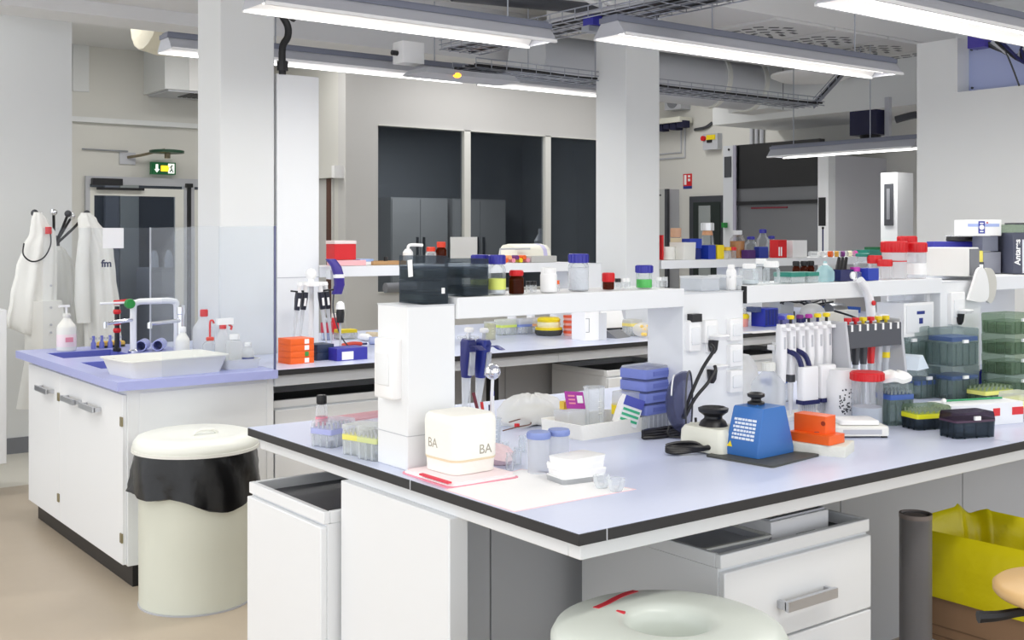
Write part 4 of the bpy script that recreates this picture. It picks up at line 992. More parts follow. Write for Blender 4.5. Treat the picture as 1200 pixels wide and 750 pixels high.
bv = T('vortex_mixer', 'blue vortex mixer shaped like a cut pyramid with small black cup on top', 'vortex mixer', (vx,vy,.907), .06)
MB().loft([[(x*a/.16,y*b/.13,z) for x,y in rr(.16,.13,.005,2)] for z,a,b in ((.0,.165,.116),(.016,.165,.116),(.128,.104,.104),(.133,.100,.100))]).build('housing', vb, bv, ang=20)
MB().lathe([(.024,.136),(.024,.142),(.014,.146),(.014,.152),(.024,.157),(.025,.165),(.018,.168),(.006,.16)],20,0,.012).build('cup', black, bv)
MB().cb(0,.012,.131,.035,.035,.006).build('collar', vb, bv)
ta = math.atan2(.0305, .112)
ghost = P('print_white', (226,232,240), .5)
pm = MB()
rnd = random.Random(2)
for r in range(6):
    y = -.036
    while y < .036:
        w_ = rnd.uniform(.006,.014); pm.box(-.0008,.0004,y,min(y+w_,.040),.030-.0105*r,.0365-.0105*r); y += w_+.0025
pm.rot(ta,'Y').mv(-.0693,.0,.066)
pm.build('printed_lines', ghost, bv, kind='stuff')
MB().extr([(-.009,0),(.009,0),(0,.016)],-.0008,.0006,'x').rot(ta,'Y').mv(-.0813,.042,.022).build('warning_triangle', yellow, bv)
pc = T('power_lead', 'black plug and bundled lead lying before the blue mixer', 'cable', (2.354,2.238,0.9), -.55)
MB().lathe([(.011,0),(.013,.03),(.010,.055),(.006,.075)],10).rot(-PI/2,'Y').mv(.10,-.0,.02).build('plug', black, pc)
for k in range(4): MB().tube(smooth_path([(.05,0,.02),(0,-.004*k,.012+.004*k),(-.06,-.01+.006*k,.008+.005*k),(-.085,.005,.012+.005*k),(-.05,.025-.004*k,.018+.005*k),(0,.02,.022+.003*k),(.02,.01,.02)],5),.005,6).build('lead', black, pc)
rk = T('polystyrene_slab', 'pale polystyrene slab under the orange tube rack', 'slab', (2.674,2.053,0.9), -1.15); MB().pillow(.16,.12,0,.03,.004,.003).build('slab', P('foam_grey',(222,222,212),.8,bump=.2,scale=80), rk)
rkx, rky, _ = (2.674,2.053,0.9)
orr = T('tube_rack', 'stepped bright orange tube rack on the polystyrene slab', 'rack', (rkx-.012,rky+.01,.931), -1.45)
MB().rbox(.135,.085,0,.025,.004).build('lower_step', orange, orr); MB().rbox(.105,.055,.025,.075,.004,1,3,-.012,.012).build('upper_step', orange, orr)
m = MB()
for i in range(5):
    for j in range(2): m.lathe([(.0075,.0755),(.0075,.0762)],10,-.052+i*.02,.0+j*.024)
for i in range(2): m.lathe([(.007,0),(.007,.001)],10).rot(PI/2,'X').mv(.012+i*.02,-.0156,.055)
m.build('holes', P('orange_dark',(150,48,10),.6), orr, kind='stuff')
# white pipettes on their stand
pw = T('pipette_carousel', 'white stand carrying the row of white pipettes', 'pipette stand', (3.13,2.51,.9), 0)
MB().rbox(.23,.10,0,.012,.02).build('base', white, pw); MB().box(-.112,-.102,-.01,.01,.012,.26).box(.11,.12,-.01,.01,.012,.26).build('upright', white, pw); MB().box(-.13,.13,-.016,.016,.235,.252).build('rail', white, pw)
for x in (-.085,-.045): MB().tube(smooth_path([(x,-.09,.10),(x,-.095,.16),(x-.01,-.08,.22),(x-.02,-.02,.24)],5),.009,8).build('lever', navy, pw)
pl_m = [cobalt, yellow, purple, magenta, yellow, yellow]
wp = P('pipette_white', (240,240,242), .3)
for k, px in enumerate((916,927,937,949,957,968)):
    x = (2.994,2.46,0)[0]; x1 = (3.233,2.46,0)[0]
    xx = x+(x1-x)*k/5
    la = ('blue plunger, end of the row nearest the clear bottle','yellow plunger, second from the clear bottle','tall purple plunger, third in the row','magenta plunger, fourth in the row','yellow plunger, fifth in the row','yellow plunger, end of the row beside the dark rack')[k]
    t = T('pipette', 'white pipette with '+la, 'pipette', (xx,2.462,1.155), -.1, 'white pipettes in a row')
    MB().loft([[(x_,y_,z) for x_,y_ in rr(a,b,.008)] for z,a,b in ((-.10,.026,.028),(-.04,.030,.034),(.05,.028,.032),(.07,.024,.028))]).build('handle', wp, t)
    MB().loft([[(x_,y_-.022,z) for x_,y_ in rr(.022,.03,.006)] for z in (.05,.06)]).build('finger_hook', wp, t)
    MB().lathe([(.005,.07),(.005,.085)],8).build('plunger_rod', navy if k % 2 == 0 else black, t)
    MB().lathe([(.012,.085),(.013,.094),(.010,.098)],14).build('plunger', pl_m[k], t)
    MB().cb(0,-.0165,-.012,.008,.003,.04).build('volume_window', lgrey, t)
    MB().loft([[(x_,y_,z) for x_,y_ in rr(.024,.026,.006)] for z in (-.125,-.10)]).build('joint', dgrey if k in (1,3,5) else wp, t)
    MB().lathe([(.004,-.235),(.007,-.20),(.010,-.125)],10).build('shaft', wp, t)
for k, px in enumerate((1.2674,1.3066)):
    x = px*2.42
    t = T('tip_magazine', 'white multichannel block with dark foot below the pipettes, %s' % ('nearer the clear bottle','nearer the dotted canister')[k], 'block', (x,2.41,.96), -.1, 'white blocks below the pipettes')
    MB().pillow(.075,.03,.012,.125,.008,.006).build('block', wp, t); MB().box(-.038,.038,-.017,.017,.0,.014).build('dark_foot', navy, t); m = MB()
    for j in range(8): m.lathe([(.002,-.03),(.0035,0)],6,-.033+j*.0094,0)
    m.build('channel_tips', lgrey, t, kind='stuff')
    MB().box(-.012,.012,-.001,.0,-.06,0).mv(0,.02,0).build('support', white, t)
bottle('large clear bottle with white cap in front of the middle post', (2.950,2.48,.9), .056, .20, G('big_clear',(240,243,246),.34,.1), offw, .36, .14, .62)
rk2 = T('tube_rack', 'clear rack with blue top strips behind the clear bottle', 'rack', (3.319,2.791,0.9), .2)
MB().tray(.16,.11,0,.07,.003,1,.006).build('rack_body', plast, rk2); MB().box(-.08,.08,-.055,-.03,.07,.085).box(-.03,.08,.0,.03,.07,.085).build('blue_strip', P('strip_blue',(66,104,186),.4), rk2); MB().cb(.07,-.05,.068,.022,.02,.02).build('yellow_cap', yellow, rk2)
gb = T('plastic_bag', 'clear crumpled plastic bag beside the white pipettes', 'plastic bag', (3.10,2.74,.902), .2)
MB().loft([[(.10*k*math.cos(a)*(1+.10*math.sin(4*a+i)), .07*k*math.sin(a)*(1+.10*math.sin(5*a+i*1.3)), z+.01*math.sin(6*a+i)) for a in [2*PI*j/32 for j in range(32)]] for i,(z,k) in enumerate(((.004,.9),(.05,1.0),(.10,1.0),(.15,.8),(.18,.5),(.185,.2)))]).build('bag', bag_m, gb, ang=50)
cn = T('dotted_canister', 'white wipes canister with round dotted label behind the white balance', 'canister', (3.198,2.368,0.9), .0)
MB().lathe([(.055,0),(.058,.005),(.058,.135),(.045,.155),(.045,.17)],26).build('canister', P('canister_white',(238,238,240),.4), cn)
dm = MB(); rnd = random.Random(4)
for k in range(60):
    a = -2.25+rnd.uniform(-.45,.45); z = .07+rnd.uniform(-.042,.042)
    if ((a+2.25)/.48)**2+((z-.07)/.045)**2 < 1: dm.add([(.0588*math.cos(a+q*.04), .0586*math.sin(a+q*.04), z+s) for q,s in ((-1,-.0025),(1,-.0025),(1,.0025),(-1,.0025))],[(0,1,2,3)])
dm.build('dots', dgrey, cn, kind='stuff')
bal = T('balance', 'flat white balance with square pan in front of the red lidded jar', 'balance', (2.987,2.163,0.9), -.62)
MB().pillow(.17,.12,.006,.035,.012,.006).build('housing', offw, bal); MB().pillow(.12,.10,.037,.05,.008,.003,cx=.0,cy=.008).build('pan', white, bal); MB().box(-.06,.06,-.0605,-.059,.012,.026).build('display_strip', lgrey, bal)
MB().cb(-.07,-.05,0,.015,.015,.006).cb(.07,-.05,0,.015,.015,.006).cb(.07,.05,0,.015,.015,.006).cb(-.07,.05,0,.015,.015,.006).build('feet', black, bal, kind='stuff')
jar('clear jar of tubes with wide red screw lid beside the balance', (3.169,2.252,0.9), .050, .175, G('jar_clear',(230,234,238),.2,.15), red, .16, liq=P('tube_filling',(206,212,222),.6), lf=.35)
gt = tipbox('smoky tip box with blue band and white cloth on top beside the red lidded jar', (3.268,2.217,0.9), .095, .085, .135, -.3, smoke, P('band_blue',(58,92,170),.4), smoke, .62, .13, latch=None)
ck = T('cloth', 'white folded cloth lying on the smoky tip box', 'cloth', (gt.location[0],gt.location[1],1.036), -.3)
MB().loft([[(.055*k*math.cos(a)*(1+.08*math.sin(4*a+i)),.048*k*math.sin(a)*(1+.1*math.sin(5*a)),z+.004*math.sin(5*a)) for a in [2*PI*j/28 for j in range(28)]] for i,(z,k) in enumerate(((.004,1.0),(.018,1.08),(.03,.85),(.036,.4)))]).build('cloth', paper, ck, ang=50)
# dark notched pipette rack
rkx2 = (3.405,2.42,0)[0]
dk = T('pipette_rack', 'grey pipette rack with dark notched bar and slanted side plates', 'pipette rack', (rkx2,2.42,.9), -.05)
for s in (-1,1):
    MB().extr([(-.07,0),(.07,0),(.035,.325),(-.03,.325)], -.006, .006, 'x').mv(.148*s,0,0).build('side_plate', lgrey, dk, bev=.002)
bar = MB().box(-.142,.142,-.036,-.026,.232,.312).box(-.142,.142,-.026,.03,.30,.312)
bar.build('notched_bar', P('bar_grey',(74,76,84),.4), dk)
for k in range(7): MB().cb(-.125+k*.0415,-.031,.290,.010,.0125,.0235).build('notch', white, dk)
MB().box(-.142,.142,-.05,.06,.0,.012).build('base_plate', lgrey, dk)
for k in range(6):
    hm = [dgrey,dgrey,dgrey,red,lgrey,lgrey][k]
    t = T('pipette', ('dark pipette with red cap, end of the dark rack nearest the white pipettes','dark pipette with red cap, second in the dark rack','dark pipette with yellow cap, third in the dark rack','red striped pipette, fourth in the dark rack','pale pipette with red cap, fifth in the dark rack','pale pipette with yellow band, last in the dark rack')[k], 'pipette', (rkx2-.104+k*.0415,2.425-.002*k,1.20), -.05, 'pipettes in the dark rack')
    MB().loft([[(a,b,z) for a,b in rr(s,s,.006)] for z,s in ((-.13,.020),(-.06,.026),(-.002,.024))]).build('handle', hm, t)
    MB().lathe([(.005,-.27),(.008,-.21),(.010,-.13)],10).build('shaft', P('shaft_grey',(190,194,200),.35), t)
    MB().lathe([(.006,0),(.006,.020),(.013,.021),(.013,.034)],10).build('plunger', [red,red,yellow,red,yellow,yellow][k], t)
    if k == 5: MB().lathe([(.0145,-.115),(.0145,-.095)],12).build('yellow_band', yellow, t)
# smoky boxes
def tower(label, loc, sx, sy, h, rz, m, band=None, bz=(.7,.8), group='smoky tip boxes', clips=1):
    t = T('smoky_box', label, 'box', loc, rz, group)
    MB().tray(sx,sy,0,h*.62,.003,1.0,.006).build('base', m, t)
    MB().loft([[(x*k,y*k,z) for x,y in rr(sx*1.02,sy*1.02,.008)] for z,k in ((h*.60,1.0),(h-.004,1.0),(h,.97))], cap0=False).build('lid', m, t)
    mm = MB()
    for k in range(4): mm.cb(-sx*.36+k*sx*.24,-sy*.5-.001,.004,.004,.004,h*.56)
    for k in range(3): mm.cb(-sx*.5-.001,-sy*.3+k*sy*.3,.004,.004,.004,h*.56)
    mm.build('ribs', m, t, kind='stuff')
    if band: MB().pillow(sx*.97,sy*.97,h*bz[0],h*bz[1],.006,.002).build('rack_band', band, t)
    else: MB().pillow(sx*.93,sy*.93,.006,h*.45,.006,.002).build('tip_rack', G('inner_'+m.name,(190,198,188),.3,.4), t)
    for k in range(clips): MB().cb(sx*(-.06+.12*k),-sy*.5-.006,h*.62,.026,.008,.012).build('clip', white, t)
    return t
bband = P('band_blue',(58,92,170),.4)
tower('smoky grey box set behind the box tower near the farther service post', (3.90,2.60,1.017), .17, .10, .15, -.15, smoke)
tower('smoky box with blue band in front of the taller box tower', (3.89,2.534,0.9), .125, .11, .115, -.15, smoke, bband, (.45,.6))
pf = T('paper_fold', 'folded pale blue paper sleeve standing in the smoky box', 'paper', (3.80,2.50,1.016), .2)
MB().extr([(-.05,0),(.06,0),(.0,.055),(-.03,.05)],-.04,.04,'y').build('sleeve', P('pale_blue_paper',(226,236,244),.7), pf)
x, y, z = (3.985,2.445,0.9)
tower('lower smoky box of the tower with blue bands', (x,y,.9), .15, .12, .125, -.15, smoke, bband, (.58,.70))
tower('upper smoky box of the tower with blue bands', (x,y,1.026), .148, .118, .14, -.15, smoke, bband, (.66,.78))
hook('white and black hook on the farther service post above the box tower', (4.16,2.54,1.19))
x, y, z = (4.272,2.381,0.9)
for k in range(4):
    tower('smoky green clip box, %s' % ('bottom of the stack beside the yellow tip boxes','second from the bottom of the green stack','third from the bottom of the green stack','topmost of the green stack')[k], (x,y,.9+k*.079), .17, .13, .078, -.05, smokeg, None, clips=2 if k % 2 == 0 else 1)
pj = T('violet_cup', 'violet blue cup between the box tower and the green boxes', 'cup', (4.319,2.535,0.9)); MB().cup([(.03,0),(.034,.07)],.003,16).build('cup', cobalt, pj)
tipbox('smoky tip box with yellow rack and dark base before the white carton', (3.278,2.107,0.9), .135, .085, .075, -.32, smoked, P('tip_yellow',(222,220,30),.4), smokeg, .48, .22, latch=None)
tipbox('smoky violet tip box with two white clips, frontmost of the smoky boxes', (3.243,1.943,0.9), .15, .085, .078, -.32, smoked, P('violet_rack',(70,40,66),.4), smokep, .62, .1, tips=False)
ca = T('reagent_carton', 'long white carton with red marks behind the violet tip box', 'box', (3.487,2.059,0.9), -.28)
MB().box(-.15,.15,-.055,.055,0,.072).build('carton', P('carton_white',(236,238,240),.6), ca, bev=.0015)
for x0 in (.05,.13): MB().box(x0-.028,x0 if x0 < .1 else .149,-.0565,-.055,.03,.055).build('red_mark', red, ca)
MB().box(.1502,.1512,-.03,.03,.03,.055).build('red_mark', red, ca); MB().box(-.12,.0,-.056,-.055,.01,.016).build('print_line', lgrey, ca)
stick('glass_rod', 'thin green and white pipette lying across the white carton', 'rod', (ca.location[0]-.12,ca.location[1]+.04,.979), (ca.location[0]+.10,ca.location[1]-.035,.979), .0035, P('rod_green',(40,150,96),.4), lambda t,d: MB().ball((0,0,0),.009,10).build('bulb', white, t))
tipbox('smoky tip box with pale yellow rack behind the white carton', (4.029,2.32,0.9), .16, .09, .055, -.15, smokeg, P('pale_tip_yellow',(230,228,120),.4), smokeg, .45, .3, latch=None)
tipbox('clear tip box with lemon rack at the edge behind the white carton', (3.734,2.045,0.9), .11, .09, .085, -.1, milky, P('lemon',(236,238,140),.4), frost, .45, .3, latch=None, tips=False)
# curved white lamp arm and fan discs by the farther post
la_ = T('lamp_arm', 'curved white lamp arm with red button rising before the crowded shelf', 'lamp arm', (3.553,2.505,.9))
MB().tube(smooth_path([(.0,0,0),(.002,0,.14),(.0,0,.28),(-.010,0,.368),(-.031,0,.422),(-.071,0,.46)],6),.021,12,.014).build('arm', P('arm_white',(240,242,246),.35), la_); MB().lathe([(.009,0),(.009,.006)],10).rot(PI/2,'X').mv(-.018,-.018,.375).build('button', red, la_)
for k, (m_, la, pl) in enumerate(((P('disc_white',(244,244,244),.4),'large white pointed oval disc fixed on the farther service post',[(-.09,0),(.0,-.012),(.055,.0),(.062,.05),(.045,.10),(.015,.128),(-.02,.12),(-.05,.07)]),(P('disc_grey',(206,204,196),.5),'pale grey curved disc behind the pointed white one',[(.0,0),(.05,-.02),(.085,.02),(.09,.07),(.07,.11),(.035,.125),(.0,.11)]))):
    t = T('oval_disc', la, 'disc', (4.285+.05*k,2.512+.012*k,1.262))
    q = [Vector((a,b,0)) for a,b in pl]; q = smooth_path(q+[q[0]],4)[:-1]
    MB().extr([(v.x,v.y) for v in q],-.005,.005,'y').build('disc', m_, t)
    MB().box(-.01,.01,.005,.017,.03,.06).build('mount', lgrey, t)

# ---------------------------------------------------------------- on the shelf of the nearest bench
Zs = 1.353
def dark_box(label, loc, sx, sy, h, m, rz=0, stick_=None, group='dark tip boxes on the shelf'):
    t = T('smoky_box', label, 'box', loc, rz, group)
    MB().tray(sx,sy,0,h*.55,.003,1.0,.006).build('base', m, t)
    MB().loft([[(x*k,y*k,z) for x,y in rr(sx*1.02,sy*1.02,.008)] for z,k in ((h*.53,1.0),(h-.003,1.0),(h,.97))], cap0=False).build('lid', m, t)
    MB().pillow(sx*.93,sy*.93,.006,h*.42,.006,.002).build('tip_rack', G('rack_dim',(170,180,172),.3,.4), t)
    if stick_ == 1: MB().box(-.001,.0,-.035,-.012,h*.1,h*.8).rot(-.1,'X').mv(-sx*.51-.001,.02,0).build('white_tag', paper, t)
    if stick_ == 2: MB().box(.015,.025,-sy*.51-.002,-sy*.51,h*.45,h*.7).build('white_tag', paper, t)
    return t
dark_box('lower smoky box on top of the end post', ((1.683,2.55,0)[0],2.617,1.3355), .080, .13, .062, smoked, 0, 2)
dark_box('upper smoky box with white tag on top of the end post', ((1.683,2.55,0)[0],2.617,1.399), .080, .13, .066, smoked, 0, 1)
dark_box('lower dark box on the shelf end beside the blue capped bottles', (1.822,2.61,Zs), .085, .10, .05, smoked)
dark_box('upper dark box on the shelf end beside the blue capped bottles', (1.822,2.61,Zs+.0505), .085, .10, .052, smoked)
ylab = P('lime_label', (226,236,120), .5)
bottle('clear bottle with blue cap and lime label, next to the dark boxes', (1.903,2.66,Zs), .026, .112, glass, cobalt, .85, .24, .62, liq=P('white_powder',(226,228,232),.8), lf=.3, lab=ylab, labz=(.12,.36))
bottle('clear bottle with blue cap and lime label, next to the brown bottle', (1.920,2.60,Zs), .026, .112, glass, cobalt, .85, .24, .62, liq=P('white_powder',(226,228,232),.8), lf=.25, lab=ylab, labz=(.12,.4))
bottle('brown glass bottle with red screw cap on the shelf', (1.975,2.58,Zs), .022, .068, amber, red, .8, .24, .62, liq=P('brown_fill',(96,40,16),.3), lf=.6)
bottle('white plastic bottle with ribbed cap on the shelf beside the brown one', (2.110,2.60,Zs), .025, .072, white, white, .8, .26, .7)
bottle('clear bottle full of white beads with blue cap on the shelf', (2.243,2.62,Zs), .032, .112, glass, cobalt, .85, .25, .66, liq=P('bead_fill',(222,224,230),.8,bump=.6,scale=120), lf=.62)
bottle('small brown bottle with tall red cap on the shelf', (2.365,2.62,Zs), .018, .052, amber, red, .95, .55, .4)
bottle('clear bottle of green liquid with blue cap at the shelf end', (2.518,2.62,Zs), .026, .073, glass, cobalt, .95, .34, .62, liq=greenliq, lf=.38)
for k, px in enumerate((0.7834,0.7895,0.8230,0.9178,0.9260,0.9330,0.9857,0.9960)):
    t = T('vial', ('low vial with dark cap behind the brown bottle','low vial with dark cap between brown and white bottle','small vial with orange cap before the white bottle','black capped vial beside the small red capped bottle','low clear vial right of the small red capped bottle','pale vial halfway to the green bottle','pale vial just beyond the green bottle','second pale vial beyond the green bottle')[k], 'vial', (px*(2.64),2.64,Zs), 0, 'small vials on the shelf')
    MB().lathe([(.010,0),(.0105,.02),(.008,.024)],12).build('body', plast, t); MB().lathe([(.0095,.02),(.0095,.032)],12).build('cap', [black,black,orange,black,white,white,white,milky][k], t)
# on the middle post and the shelf right of it
zp = 1.338
for px, la, w_ in ((1.0580,'clear flat box on the middle post, nearer the green bottle',.085),(1.1055,'clear flat box on the middle post beside the white bottles',.06)):
    t = T('clear_box', la, 'box', (px*(2.62),2.62,zp), 0); MB().tray(w_,.10,0,.04,.002,1,.004).build('box', frost, t); MB().pillow(w_+.003,.103,.04,.048,.004,.001).build('lid', milky, t)
bottle('small white bottle standing on the middle post', (2.881,2.58,zp), .017, .085, white, white, .6, .2, .7)
clr = 'clear bottles right of the middle post'
bottle('squat clear bottle with white cap, first on the right shelf', (3.017,2.62,Zs), .032, .07, glass, white, .62, .24, .62, liq=P('pale_fill',(214,222,226),.4), lf=.2)
bottle('clear bottle with white cap, second on the right shelf', (3.150,2.68,Zs), .030, .085, glass, white, .55, .22, .6)
bottle('clear wide bottle with white cap before the teal boxes', (3.109,2.60,Zs), .030, .078, glass, white, .75, .28, .6)
tealb = T('teal_tray', 'clear flat box with teal lid on the right shelf', 'box', (3.206,2.60,Zs), 0); MB().tray(.075,.08,0,.024,.002,1,.004).build('box', plast, tealb); MB().pillow(.078,.083,.022,.038,.004,.002).build('lid', teal, tealb)
tealc = T('teal_tray', 'second clear flat box with teal lid beside the brown bottles', 'box', (3.316,2.62,Zs), 0); MB().tray(.06,.08,0,.024,.002,1,.004).build('box', plast, tealc); MB().pillow(.063,.083,.022,.036,.004,.002).build('lid', teal, tealc)
for k, px in enumerate((1.2473,1.2637,1.2785)):
    bottle('brown bottle with black cap behind the teal boxes, %s' % ('nearest the clear bottles','middle of three','nearest the aqua bottle')[k], (px*(2.72),2.72,Zs), .014, .072, amber, black, .8, .25, .6, liq=P('brown_fill',(96,40,16),.3), lf=.55, group='brown bottles behind the teal boxes', n=16)
wbq = T('soft_bottle', 'soft pale aqua bottle on the right shelf beside the navy box', 'bottle', (3.407,2.60,Zs)); MB().lathe([(.03,0),(.033,.006),(.033,.035),(.022,.052),(.008,.06),(.006,.074)],20).build('body', aqualiq, wbq); MB().lathe([(.009,.058),(.009,.066)],12).build('cap', white, wbq)
nv = T('pipette_box', 'navy box holding dark pipettes on the right shelf', 'box', (3.497,2.60,Zs), 0)
MB().tray(.075,.06,0,.042,.003,1.05,.004).build('box', navy, nv)
for k in range(3): MB().tube([(-.02+.02*k,0,.035),(.005+.022*k,.01,.085)],.009,8,.006).build('pipette_handle', black, nv)
MB().lathe([(.014,0),(.014,.006)],16).rot(PI/2,'X').mv(.026,-.031,.02).build('round_label', paper, nv)
bottle('round clear bottle with teal cap behind the navy box', (3.771,2.70,Zs), .034, .098, glass, teal, .7, .14, .55)
mgb = T('violet_lump', 'magenta capped flask beside the navy pipette box', 'flask', (3.557,2.58,Zs)); MB().lathe([(.022,0),(.022,.03),(.012,.036)],14).build('body', plast, mgb); MB().lathe([(.018,.034),(.018,.05)],14).build('cap', P('magenta_cap',(196,60,176),.4), mgb)
bbx = carton('blue_box', 'small blue box on the right shelf before the red lids', (3.607,2.56,Zs), .065, .05, .046, 0, blue)
for k, (px, y_) in enumerate(((1.4254,2.66),(1.4504,2.60))):
    jar('small clear jar with red lid beside the blue box, %s' % ('farther one','nearer one')[k], (px*(y_),y_,Zs), .026, .09 if k == 0 else .075, plast, red, .35, group='small red lidded jars')
jar('big white jar with wide red lid and red band on the right shelf', (3.861,2.62,Zs), .047, .145, milky, red, .30, lab=P('red_band',(214,28,36),.4), labz=(.45,.48))
jar('big clear jar with red lid next to the red banded one', (3.974,2.60,Zs), .040, .14, frost, red, .28, lab=paper, labz=(.1,.42))
jar('red lidded jar farther back between the two big ones', (4.082,2.71,Zs), .036, .165, frost, red, .18)
wbx = T('white_case', 'long white case with grey end on the right shelf beside the red lidded jars', 'box', (4.304,2.66,Zs), -1.3)
MB().box(-.085,.10,-.07,.07,0,.118).build('case', P('case_white',(240,240,236),.45), wbx, bev=.003); MB().box(.1005,.104,-.066,.066,.004,.112).build('end_plate', mgrey, wbx)
blu = T('blue_case', 'violet blue case standing behind the white one', 'box', (4.727,2.90,Zs-.0), -.55); MB().box(-.11,.10,-.035,.035,0,.14).build('case', cobalt, blu, bev=.002)
bkl = T('black_dish', 'black flat dish with clear rim lying on the violet blue case', 'dish', (blu.location[0]+.03,2.88,Zs+.1405)); MB().lathe([(.06,0),(.065,.005),(.062,.022)],22).build('dish', black, bkl); MB().lathe([(.07,.022),(.07,.028)],22).build('rim', plast, bkl)
# instrument and boxes beyond the farther post
xi = (4.668,2.72,Zs)[0]
ins = T('bench_instrument', 'dark grey instrument with white lettered column on the far shelf', 'instrument', (4.814,2.64,Zs), -.62)
MB().box(-.07,.26,-.10,.12,0,.18).build('body', P('instr_grey',(70,74,92),.4), ins, bev=.004)
MB().box(-.03,.26,-.104,-.10,.004,.15).build('front_plate', P('instr_white',(226,228,236),.35), ins)
MB().box(-.07,.26,-.09,.11,.18,.215).build('glass_top', smokeg, ins); MB().box(-.06,.26,-.095,.0,.215,.222).build('top_lid', dgrey, ins)
text('side_lettering', 'Antares', .035, paper, ins, (-.05,-.1012,.095), (PI/2,-PI/2,0), .0006, bold=.001)
for k in range(3): MB().box(.0,.02,-.1055,-.104,.12-.022*k,.128-.022*k).build('button', lgrey, ins)
gry = T('grey_module', 'mid grey module with dark back standing left of the instrument', 'module', (4.744,2.74,Zs), -.62)
MB().box(-.045,.035,-.05,.06,0,.095).build('lower_block', P('module_grey',(150,152,164),.4), gry, bev=.002); MB().box(-.05,.02,-.055,.05,.098,.165).build('upper_block', P('module_grey2',(116,120,136),.4), gry, bev=.002)
MB().box(-.075,-.046,-.06,.0,0,.05).build('dark_block', dgrey, gry); MB().box(-.07,-.05,-.062,-.06,.015,.04).build('label', paper, gry); MB().box(-.066,-.047,-.052,.0,.05,.10).build('yellow_note', P('note_yellow',(240,226,110),.6), gry)
cbn = T('printed_carton', 'white carton with blue emblem lying on the grey module', 'box', (gry.location[0]-.035,gry.location[1]+.02,Zs+.166), -.62)
MB().box(-.085,.07,-.06,.07,0,.07).build('carton', paper, cbn, bev=.0015); MB().box(-.08,.06,-.0615,-.06,.040,.053).build('pale_stripe', P('stripe_blue',(168,184,232),.5), cbn)
MB().box(-.033,-.005,-.063,-.0615,.010,.064).build('emblem', P('emblem_blue',(52,64,160),.5), cbn); MB().lathe([(.011,0),(.011,.001)],18).rot(PI/2,'X').mv(-.019,-.063,.037).build('emblem_disc', paper, cbn)
MB().cb(.006,-.062,.054,.007,.0014,.006).build('red_dot', red, cbn)
for k in range(2): MB().box(-.027,-.011,-.0634,-.063,.016+.036*k,.021+.036*k).build('emblem_line', paper, cbn)

# ---------------------------------------------------------------- on the rear shelf
Zr = 1.353
rbx = T('red_box', 'bright red box with white lid on the rear shelf beside the casing', 'box', (3.077,5.62,Zr+.032)); MB().box(-.075,.06,-.05,.05,0,.088).build('box', red, rbx, bev=.003); MB().box(-.077,.062,-.052,.052,.088,.107).build('lid', P('lid_pale',(240,226,224),.5), rbx, bev=.003)
prk = T('pink_rack', 'flat clear pink rack under the bright red box', 'rack', (3.104,5.62,Zr)); MB().tray(.19,.11,0,.03,.004,1,.005).build('rack', P('pink_clear',(240,186,192),.3), prk)
pbl = T('pale_blue_rack', 'flat pale blue rack on the rear shelf next to the pink one', 'rack', (3.219,5.64,Zr)); MB().tray(.085,.09,0,.02,.004,1,.005).build('rack', white, pbl); MB().pillow(.09,.095,.02,.034,.005,.002).build('lid', P('rack_sky',(150,178,226),.4), pbl)
tnb = T('brown_tray', 'flat tan tray on the rear shelf behind the smoky boxes', 'tray', (3.358,5.62,Zr)); MB().tray(.22,.10,0,.022,.004,1,.005).build('tray', tan, tnb); MB().lathe([(.012,.018),(.012,.045)],10,.0,0).build('black_stub', black, tnb)
hs2 = T('handset', 'violet telephone handset hung on the end of the rear shelf', 'handset', (2.932,5.45,1.304))
MB().loft([[(x+o,y+q,z) for x,y in rr(.055,.04,.015)] for z,o,q in ((-.10,.012,-.01),(-.05,.018,-.03),(0,.012,-.035),(.05,-.002,-.03),(.09,-.025,-.01))]).build('handset_body', P('handset_violet',(58,44,140),.35), hs2); MB().loft([[(x+.012,y-.034,z) for x,y in rr(.058,.044,.015)] for z in (-.012,.008)]).build('white_band', white, hs2)
MB().tube(smooth_path([(.0,0,-.10),(.01,.02,-.2),(.06,.02,-.34),(.15,.05,-.42)],5),.004,6).build('cord', dgrey, hs2)
MB().box(-.02,.02,.0,.05,-.02,.03).build('hook', lam, hs2)
for k, (px, z_, la) in enumerate(((0.6525,0,'small bottle with red cap on the rear shelf behind the smoky boxes'),(0.6654,.0,'brown bottle with bright red cap on the rear shelf behind the smoky boxes'))):
    bottle(la, (px*(5.60),5.60,Zr), .032, .10 if k == 0 else .13, amber if k else plast, P('red_orange',(226,70,44),.4), .7, .26, .6)
wpz = T('wash_nozzle', 'white plastic nozzle bottle lying on the rear shelf behind the smoky boxes', 'bottle', (3.495,5.6,Zr)); MB().lathe([(.02,0),(.03,.02),(.03,.07),(.015,.09)],14).build('body', white, wpz); MB().tube(smooth_path([(0,0,.09),(.01,0,.11),(.06,0,.112),(.10,0,.11)],4),.009,8).build('nozzle', white, wpz)
brd = T('bread_cover', 'rounded cream machine cover with lilac end on the rear shelf', 'machine cover', (4.418,5.665,Zr+.02), 0)
MB().extr([(-.10,0),(-.10,.02),(-.09,.06),(-.06,.085),(0,.095),(.06,.085),(.09,.06),(.10,.02),(.10,0)],-.15,.12,'x').build('cover', P('cover_cream',(240,238,224),.4), brd, bev=.006); MB().extr([(-.101,0),(-.101,.02),(-.091,.061),(-.061,.086),(0,.096),(.061,.086),(.091,.061),(.101,.02),(.101,0)],.06,.09,'x').build('lilac_band', P('band_lilac',(196,192,226),.4), brd); MB().box(-.15,.12,-.095,.10,-.02,0).build('base', lgrey, brd)
glr = T('tube_bundle', 'bundle of orange and pink capped tubes on the rear shelf before the cream cover', 'tubes', (4.219,5.53,Zr))
